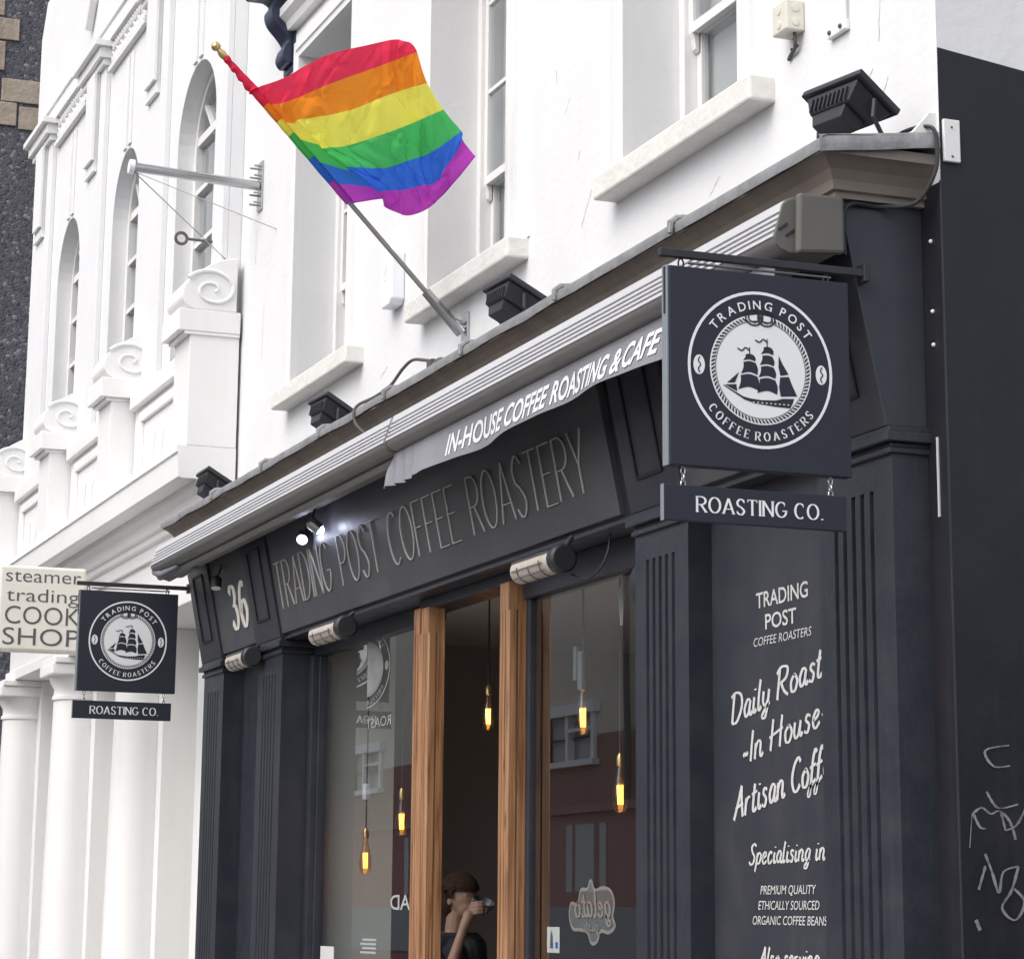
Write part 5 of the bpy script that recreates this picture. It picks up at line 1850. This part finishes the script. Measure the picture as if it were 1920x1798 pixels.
# keep the hair off the face
bmesh.ops.delete(bmh, geom=[f for f in bmh.faces if (lambda rel: rel.dot(fd) > 0.045 and f.calc_center_median().z < 1.745 or rel.dot(fd) > -0.005 and f.calc_center_median().z < 1.70)(f.calc_center_median() - O)], context='FACES')
bmh.to_mesh(hair.data)
bmh.free()
cup = thing('coffee_cup', tuple(cupc), 'grey ceramic cup held up by the person in the doorway', 'cup')
MB().lathe([(0.03, -0.042), (0.04, -0.036), (0.062, 0.0), (0.070, 0.038), (0.066, 0.038), (0.057, 0.002), (0.036, -0.028)], (0, 0, 0), 24).build('bowl', CERAM, cup, smooth=True)
MB().tube([(0.052, 0, 0.02), (0.075, 0, 0.022), (0.082, 0, 0.0), (0.07, 0, -0.018), (0.045, 0, -0.015)], 0.005, 8).build('handle', CERAM, cup, smooth=True)
for c in cup.children:
    c.matrix_world = Matrix.Translation(cupc) @ Matrix.Rotation(radians(-28), 4, rt)
CUPM = Matrix.Rotation(radians(-28), 4, rt)

# =================================================================== WHITE ART-DECO BUILDING
dw = thing('deco_building', (-14, -0.1, 0), 'ornate white building with arched windows, scrolls and columns', 'building')
ARC = [(-11.70, -10.47), (-14.15, -13.10), (-16.66, -15.60)]
WY, SPR, AB = -0.10, 7.52, 5.2
DL, DR = -18.12, -9.975
wl = MB()
xs = sorted([DL, DR] + [e for a in ARC for e in a])
for i in range(0, len(xs), 2):
    wl.add([(xs[i], WY, 4.84), (xs[i + 1], WY, 4.84), (xs[i + 1], WY, 9.6), (xs[i], WY, 9.6)], [(0, 1, 2, 3)])
DEP = 0.165
for a, b in ARC:
    c, r = (a + b) / 2, (b - a) / 2
    H = 8.11 - SPR
    n = 20
    A = [(c - r * cos(pi * k / n), SPR + H * sin(pi * k / n)) for k in range(n + 1)]
    for k in range(n):
        (x0, z0), (x1, z1) = A[k], A[k + 1]
        wl.add([(x0, WY, z0), (x1, WY, z1), (x1, WY, 9.6), (x0, WY, 9.6)], [(0, 1, 2, 3)])
        wl.add([(x0, WY, z0), (x1, WY, z1), (x1, WY + DEP, z1), (x0, WY + DEP, z0)], [(0, 1, 2, 3)])
    wl.add([(a, WY, 4.84), (b, WY, 4.84), (b, WY, AB), (a, WY, AB)], [(0, 1, 2, 3)])
    for x in (a, b):
        wl.add([(x, WY, AB), (x, WY + DEP, AB), (x, WY + DEP, SPR), (x, WY, SPR)], [(0, 1, 2, 3)])
# right and left returns
wl.add([(DR, WY, 0), (DR, 1.0, 0), (DR, 1.0, 9.6), (DR, WY, 9.6)], [(0, 1, 2, 3)])
wl.add([(DL, WY, 0), (DL, 6.0, 0), (DL, 6.0, 9.6), (DL, WY, 9.6)], [(0, 1, 2, 3)])
wl.build('wall', WHITE, dw)
for a, b in ARC:
    c, r = (a + b) / 2, (b - a) / 2
    H = 8.11 - SPR
    y0 = WY + DEP
    fr = MB()
    n = 16
    for k in range(n):
        t0, t1 = pi * k / n, pi * (k + 1) / n
        for rr0, rr1 in ((0.0, 0.07),):
            q = [(c - (r - rr0) * cos(t0), SPR + (H - rr0) * sin(t0)), (c - (r - rr0) * cos(t1), SPR + (H - rr0) * sin(t1)),
                 (c - (r - rr1) * cos(t1), SPR + (H - rr1) * sin(t1)), (c - (r - rr1) * cos(t0), SPR + (H - rr1) * sin(t0))]
            fr.prism(q, 'y', y0 - 0.03, y0 + 0.05)
    fr.box(a, a + 0.07, y0 - 0.03, y0 + 0.05, AB, SPR)
    fr.box(b - 0.07, b, y0 - 0.03, y0 + 0.05, AB, SPR)
    for zz in (SPR + 0.1, 7.2, 6.76, 6.3, 5.84):
        h = 0.035 if zz > SPR - .01 else 0.02
        fr.box(a + 0.07, b - 0.07, y0 - 0.02, y0 + 0.03, zz - h, zz + h)
    for ang in (45, 90, 135):
        t = radians(ang)
        p0 = Vector((c + 0.1 * cos(t), y0 + 0.005, SPR + 0.08 * sin(t)))
        p1 = Vector((c + (r - .07) * cos(t), y0 + 0.005, SPR + (H - .07) * sin(t)))
        d = (p1 - p0).normalized()
        fr.obox((p0 + p1) / 2, d, (0, 1, 0), d.cross(Vector((0, 1, 0))), (p1 - p0).length / 2, 0.015, 0.016)
    wn_ = fr.build('arched_window', TRIM, dw)
    gl_ = MB().add([(a, y0 + 0.02, AB), (b, y0 + 0.02, AB), (b, y0 + 0.02, SPR), (a, y0 + 0.02, SPR)], [(0, 1, 2, 3)])
    gl_.add([(c - r * cos(pi * k / n), y0 + 0.02, SPR + H * sin(pi * k / n)) for k in range(n + 1)], [tuple(range(n + 1))])
    gl_.build('pane', SASHGL, wn_)
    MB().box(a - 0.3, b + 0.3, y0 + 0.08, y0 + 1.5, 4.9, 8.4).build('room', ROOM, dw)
    # keystone flute above the arch, with a hollow drop
    k = MB()
    for dx in (-0.14, 0.04):
        k.box(c + dx, c + dx + 0.10, WY - 0.018, WY, 8.13, 8.98)
    k.build('keystone_flute', TRIM, dw, 0.004)
# piers: raised pilaster strips with stepped pendants and caps
PIERS = [-10.12, -12.42, -14.92, -17.45]
for pc in PIERS:
    hw = 0.43 if pc < -10.5 else 0.16
    x0, x1 = pc - hw, min(pc + hw, DR - 0.004)
    MB().box(x0, x1, WY - 0.05, WY, 4.85, 9.14).build('pier_strip', WHITE, dw, 0.006)
    c = MB()
    c.box(x0 - 0.04, x1 + (0.04 if pc < -10.5 else 0), WY - 0.09, WY, 9.14, 9.20)
    c.box(x0 - 0.07, x1 + (0.07 if pc < -10.5 else 0), WY - 0.13, WY, 9.20, 9.30)
    c.box(x0 - 0.11, x1 + (0.11 if pc < -10.5 else 0), WY - 0.18, WY, 9.30, 9.36)
    c.build('pier_cap', TRIM, dw, 0.006)
    if pc < -10.5:
        p = MB()
        p.box(pc - 0.20, pc + 0.20, WY - 0.085, WY - 0.0505, 8.20, 9.138)
        p.box(pc - 0.12, pc + 0.22, WY - 0.115, WY - 0.0855, 8.30, 9.138)
        p.build('pendant_strip', TRIM, dw, 0.004)
# stepped parapet and braided relief panels
MB().prism([(DL, 9.601), (DR, 9.601), (DR, 10.3), (-11.2, 10.3), (-11.2, 10.8), (-17.2, 10.9), (DL + 0.25, 10.9), (DL, 10.55)], 'y', WY - 0.02, 0.3).build('parapet', WHITE, dw, 0.01)
for a, b in ((-16.95, -15.45), (-14.42, -12.95), (-11.9, -10.4)):
    f = MB()
    f.box(a, b, WY - 0.05, WY, 9.05, 9.10)
    f.box(a, b, WY - 0.05, WY, 9.36, 9.41)
    f.build('relief_frame', TRIM, dw, 0.004)
    g = MB()
    n = int((b - a) / 0.085)
    for k in range(n):
        x = a + (k + .5) * (b - a) / n
        for j, (zc, s_) in enumerate(((9.29, 1), (9.17, -1))):
            g.obox((x, WY - 0.012, zc), (1, 0, 0.9 * s_), (0, 1, 0), (-0.9 * s_, 0, 1), 0.05, 0.014, 0.017)
        if k % 2 == 0:
            g.ball((x, WY - 0.01, 9.23), 0.022, 6, 4)
    r_ = g.build('relief_braid', TRIM, dw)
    r_['kind'] = 'stuff'
# left top shield ornament
MB().prism([(-15.55, 10.0), (-15.35, 9.75), (-15.15, 10.0), (-15.15, 10.5), (-15.55, 10.5)], 'y', WY - 0.10, WY - 0.0205).build('shield', TRIM, dw, 0.02)
# main cornice over the ground floor
cp = [(-0.02, 4.838), (-0.45, 4.838), (-0.455, 4.79), (-0.44, 4.785), (-0.435, 4.612), (-0.40, 4.604), (-0.30, 4.604), (-0.29, 4.56), (-0.25, 4.52), (-0.235, 4.45), (-0.20, 4.44), (-0.195, 4.39), (-0.16, 4.38), (-0.155, 4.28), (-0.02, 4.28)]
MB().prism(cp, 'x', DL - 0.2, -9.86).build('cornice', IVORY, dw)
# pedestals with volutes
PED = [-9.862, -12.52, -15.12, -17.72]
for k, px in enumerate(PED):
    x0, x1 = px - 0.46, px
    pd = MB().box(x0, x1, -0.385, WY - 0.051 if px < -10 else -0.02, 4.84, 5.67).build('pedestal', IVORY, dw, 0.006)
    b = MB()
    b.box(x0 - 0.045, x1 + 0.045 if px < -10 else x1 + 0.02, -0.475, -0.10 if px < -10 else -0.02, 5.67, 5.83)
    b.box(x0 - 0.02, x1 + 0.015, -0.43, -0.10 if px < -10 else -0.02, 5.645, 5.67)
    b.build('pedestal_cap', IVORY, pd, 0.006)
    prof_ = catmull([(-0.05, 6.235), (-0.17, 6.215), (-0.30, 6.14), (-0.41, 6.05), (-0.455, 5.94), (-0.43, 5.87), (-0.36, 5.832)], n=6) + [(-0.05, 5.832)]
    yb = -0.02 if px > -10 else -0.145
    prof_ = [(min(y, yb), z) for y, z in prof_]
    xq = px + 0.012
    MB().prism(prof_, 'x', x0, xq).build('scroll', IVORY, pd, 0.008)
    # spiral bead on the side face
    sp = []
    for i in range(46):
        t = i / 45
        ang = radians(150 - 560 * t)
        rr = 0.16 * (1 - t) ** 1.05 + 0.018
        sp.append((xq + 0.004, -0.235 + rr * cos(ang) * 1.15, 5.985 + rr * sin(ang) * 0.86))
    MB().tube(sp, [0.016 - 0.006 * i / 45 for i in range(46)], 8).build('volute', IVORY, pd, smooth=True)
# low parapet between the pedestals
for a, b in ((-12.475, -10.33), (-15.075, -12.99), (-17.675, -15.59)):
    MB().box(a, b, -0.24, WY - 0.0505, 5.56, 5.70).build('coping', IVORY, dw, 0.008)
    MB().box(a, b, WY - 0.085, WY - 0.0505, 4.84, 5.56).build('low_wall', IVORY, dw)
    f = MB()
    for X0, X1, Z0, Z1 in ((a + 0.25, b - 0.25, 5.42, 5.50), (a + 0.25, b - 0.25, 4.90, 4.98), (a + 0.25, a + 0.33, 4.98, 5.42), (b - 0.33, b - 0.25, 4.98, 5.42)):
        f.box(X0, X1, WY - 0.115, WY - 0.0855, Z0, Z1)
    f.build('panel_frame', IVORY, dw, 0.005)
    for i in range(3):
        F = Flat()
        xx = (a + b) / 2 - 0.3 + i * 0.3
        F.add(*ribbon([(xx - .1, 5.05), (xx - .02, 5.3), (xx + .1, 5.08), (xx + .05, 5.34)], lambda p, q: 0.035))
        F.build('panel_relief', lambda u, v: (u, WY - 0.086, v), (0, -1, 0), IVORY, dw, 0.006)
# ground floor: frieze, piers, columns, recessed shopfront
box('frieze', IVORY, dw, DL, -10.06, -0.12, 0.35, 3.91, 4.279)
box('architrave', IVORY, dw, DL, -10.06, -0.16, 0.35, 3.81, 3.909, 0.006)
box('end_pier', IVORY, dw, -10.42, -10.06, -0.10, 0.35, 0, 3.809, 0.008)
for cx in (-12.68, -15.28, -17.88):
    cc_ = (cx, 0.0, 0)
    MB().lathe([(0.245, 0.12), (0.24, 0.3), (0.232, 1.6), (0.205, 3.40), (0.205, 3.44), (0.222, 3.445), (0.222, 3.475), (0.207, 3.48), (0.207, 3.54), (0.235, 3.585), (0.265, 3.65)], cc_, 40).build('column', IVORY, dw, smooth=True)
    MB().box(cx - 0.29, cx + 0.29, -0.29, 0.25, 3.65, 3.75).build('abacus', IVORY, dw, 0.012)
    MB().box(cx - 0.31, cx + 0.31, -0.27, 0.30, 3.75, 3.809).build('abacus', IVORY, dw, 0.01)
    MB().lathe([(0.3, 0), (0.3, 0.06), (0.27, 0.12)], cc_, 32).build('column_base', IVORY, dw, smooth=True)
    box('column_pier', IVORY, dw, cx - 0.18, cx + 0.34, 0.10, 0.5, 0, 3.809, 0.006)
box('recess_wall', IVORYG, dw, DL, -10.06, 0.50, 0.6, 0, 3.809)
# rear body
box('rear_wall', WHITE, dw, DL, -10.0, 6.0, 6.2, 0, 9.6)

# cream projecting sign
cs = thing('cook_shop_sign', (-12, -0.6, 3.6), 'cream projecting box sign with grey lower and capital lettering', 'sign')
MB().box(-12.16, -12.0, -1.295, -0.62, 3.545, 4.20).build('box', CREAMS, cs, 0.02)
F = Flat()
font_text(F, 'steamer', -1.245, -0.665, 4.075, 0.108, -0.006)
font_text(F, 'trading', -1.235, -0.675, 3.925, 0.108, -0.006)
font_text(F, 'COOK', -1.24, -0.66, 3.752, 0.145, -0.006)
font_text(F, 'SHOP', -1.25, -0.66, 3.592, 0.138, -0.006)
F.build('lettering', lambda u, v: (-11.998, u, v), (1, 0, 0), INK, cs)
MB().tube([(-12.08, -0.62, 4.0), (-12.08, -0.15, 4.0)], 0.02, 8).build('arm', TRIM, cs)
MB().tube([(-12.08, -0.62, 3.66), (-12.08, -0.13, 3.66)], 0.02, 8).build('arm', TRIM, cs)

# =================================================================== FLINT CHURCH beyond
ch = thing('flint_church', (-30, 2, 0), 'dark flint church wall with sandstone quoins at far left', 'church')
MB().box(-34, -30, -1.0, 9, 0, 22).build('wall', FLINT, ch)
stones = [(1.27, 1.45, 14.95, 15.5), (1.0, 1.62, 14.62, 14.93), (1.0, 1.40, 14.08, 14.60), (1.0, 1.45, 13.55, 13.78),
          (0.7, 1.30, 15.55, 16.1), (1.0, 1.50, 13.80, 14.06),
          (1.0, 1.52, 13.66, 14.0)]
rows = [(0.9, 1.36, 14.98, 15.6), (0.8, 1.60, 14.60, 14.96), (0.9, 1.40, 14.10, 14.58), (0.7, 1.34, 13.66, 14.08), (1.36, 2.3, 13.62, 14.0),
        (0.6, 1.62, 13.24, 13.62), (1.64, 2.5, 13.20, 13.58), (0.3, 0.85, 14.1, 14.9), (2.32, 3.2, 13.62, 13.98)]
for k, (a, b, c_, d_) in enumerate(rows):
    MB().box(-30.0005, -29.975 + 0.008 * (k % 3), a, b - 0.015, c_, d_ - 0.015).build('quoin_stone', STONE, ch, 0.012)
for k in range(9):
    z = 4.9 - k * 0.42
    MB().box(-30.0005, -29.975, 1.0, 1.5 + 0.25 * (k % 2), z, z + 0.40).build('quoin_stone', STONE, ch, 0.012)

# =================================================================== OPPOSITE SIDE OF THE STREET (seen mirrored in the glass)
ob = thing('opposite_building', (-33, -12.2, 0), 'brick and brown rendered house across the street, seen in the shop glass', 'building')
OY = -12.2
wsh = MB()
OPW = [(-35.2, -32.7, 4.2, 4.98), (-41.0, -38.6, 4.2, 4.98), (-28.0, -25.6, 4.2, 4.98), (-47, -44.6, 4.2, 4.98), (-22, -19.6, 4.2, 4.98)]


def rev_wall(mb, x0, x1, z0, z1, ops):
    wall_sheet(mb, x0, x1, z0, z1, OY, ops, -0.2)


rev_wall(wsh, -60, -12, 3.3, 4.6, [(a, b, c_, 4.6) for a, b, c_, d in OPW])
wsh.build('brick_wall', BRICK, ob)
w2 = MB()
rev_wall(w2, -60, -12, 4.6, 8.6, [(a, b, 4.6, d) for a, b, c_, d in OPW])
w2.build('rendered_wall', BROWNR, ob)
box('red_shopfront', REDP, ob, -60, -12, OY - 0.3, OY + 0.08, 0, 3.29)
box('roof', SLATE, ob, -60, -12, OY - 6, OY + 0.3, 8.61, 8.9)
box('rear', BRICK, ob, -60, -12, OY - 6, OY - 5.7, 0, 8.6)
for a, b, c_, d in OPW:
    f = MB()
    f.box(a - 0.1, b + 0.1, OY - 0.05, OY + 0.12, d, d + 0.18)
    f.box(a - 0.1, b + 0.1, OY - 0.05, OY + 0.14, c_ - 0.1, c_)
    f.box(a, a + 0.14, OY - 0.08, OY + 0.06, c_, d)
    f.box(b - 0.14, b, OY - 0.08, OY + 0.06, c_, d)
    f.box((a + b) / 2 - 0.06, (a + b) / 2 + 0.06, OY - 0.08, OY + 0.05, c_, d)
    f.box((a + b) / 2 + 0.06, b - 0.14, OY - 0.08, OY + 0.04, d - 0.28, d - 0.22)
    wf_ = f.build('window', PUTTY, ob)
    MB().box(a + 0.14, b - 0.14, OY - 0.15, OY - 0.14, c_, d).build('pane', CURT, wf_)
for x in (-36.9, -33.1, -29.4, -42, -25):
    f = MB()
    f.box(x - 0.7, x - 0.45, OY + 0.081, OY + 0.10, 2.0, 3.12)
    f.box(x - 0.3, x + 0.5, OY + 0.081, OY + 0.10, 2.0, 3.12)
    f.box(x + 0.75, x + 1.0, OY + 0.081, OY + 0.10, 2.0, 3.12)
    f.build('shop_window', CURT, ob)
box('string_course', REDP, ob, -60, -12, OY + 0.081, OY + 0.22, 3.30, 3.44)
box('stall_riser', SGREY, ob, -60, -12, OY + 0.082, OY + 0.16, 0.9, 1.75)  # grey band added in place of street vehicles mirrored in the glass
for x in (-31.2, -37.3):
    MB().tube([(x, OY + 0.1, 3.3), (x, OY + 0.1, 8.5)], 0.06, 8).build('downpipe', SLATE, ob)

# unseen block added across the alley to cut sky light on the side wall
ab = thing('alley_shade_block', (5.5, 1.2, 0), 'unseen low block added across the alley to shade the side wall', 'building')
box('wall', SLATE, ab, 3.2, 9.5, 1.4, 9.0, 0, 3.0)
box('roof', LEAD, ab, 3.1, 9.6, 1.3, 9.1, 3.01, 3.2)
box('door', BLACK, ab, 5.0, 6.0, 1.33, 1.399, 0, 2.1)
# graffiti on the dark side wall
gf = thing('graffiti_tag', (0.001, 0.15, 1.6), 'pale scribbled graffiti on the dark side wall at right', 'graffiti')
gk = [0]


def gpos(u, v):
    return (0.0012 + 0.0006 * gk[0], u, v)


for st_ in ([(0.05, 1.955), (0.085, 1.975), (0.12, 1.955), (0.155, 1.965), (0.195, 1.93), (0.215, 1.87)],
            [(0.05, 1.955), (0.075, 1.91), (0.098, 1.905)], [(0.105, 2.03), (0.135, 1.985), (0.165, 1.975), (0.23, 1.99)],
            [(0.16, 1.96), (0.175, 1.90)], [(0.176, 1.90), (0.22, 1.92), (0.26, 1.98)],
            [(0.20, 2.12), (0.14, 2.115), (0.105, 2.15), (0.115, 2.175), (0.2, 2.19)],
            [(0.09, 1.82), (0.115, 1.76), (0.14, 1.69), (0.16, 1.76), (0.22, 1.78)], [(0.22, 1.78), (0.19, 1.70), (0.15, 1.64), (0.20, 1.60), (0.24, 1.66), (0.20, 1.705)],
            [(0.06, 1.70), (0.09, 1.78)]):
    F = Flat()
    F.add(*ribbon(catmull(st_, n=6), lambda dx, dy: (0.004 + 0.007 * abs(dy)) * random.uniform(0.7, 1.25)))
    F.build('stroke', gpos, (1, 0, 0), GRAF, gf)
    gk[0] += 1
for st_, w_ in (([(0.043, 1.955), (0.030, 1.84)], 0.004), ([(0.045, 1.60), (0.06, 1.565)], 0.014)):
    F = Flat()
    F.add(*ribbon(st_, lambda a, b: w_))
    F.build('stroke', gpos, (1, 0, 0), GRAF, gf)
    gk[0] += 1

settle()
for c in cup.children:
    c.matrix_parent_inverse = Matrix.Identity(4)
    c.matrix_basis = CUPM
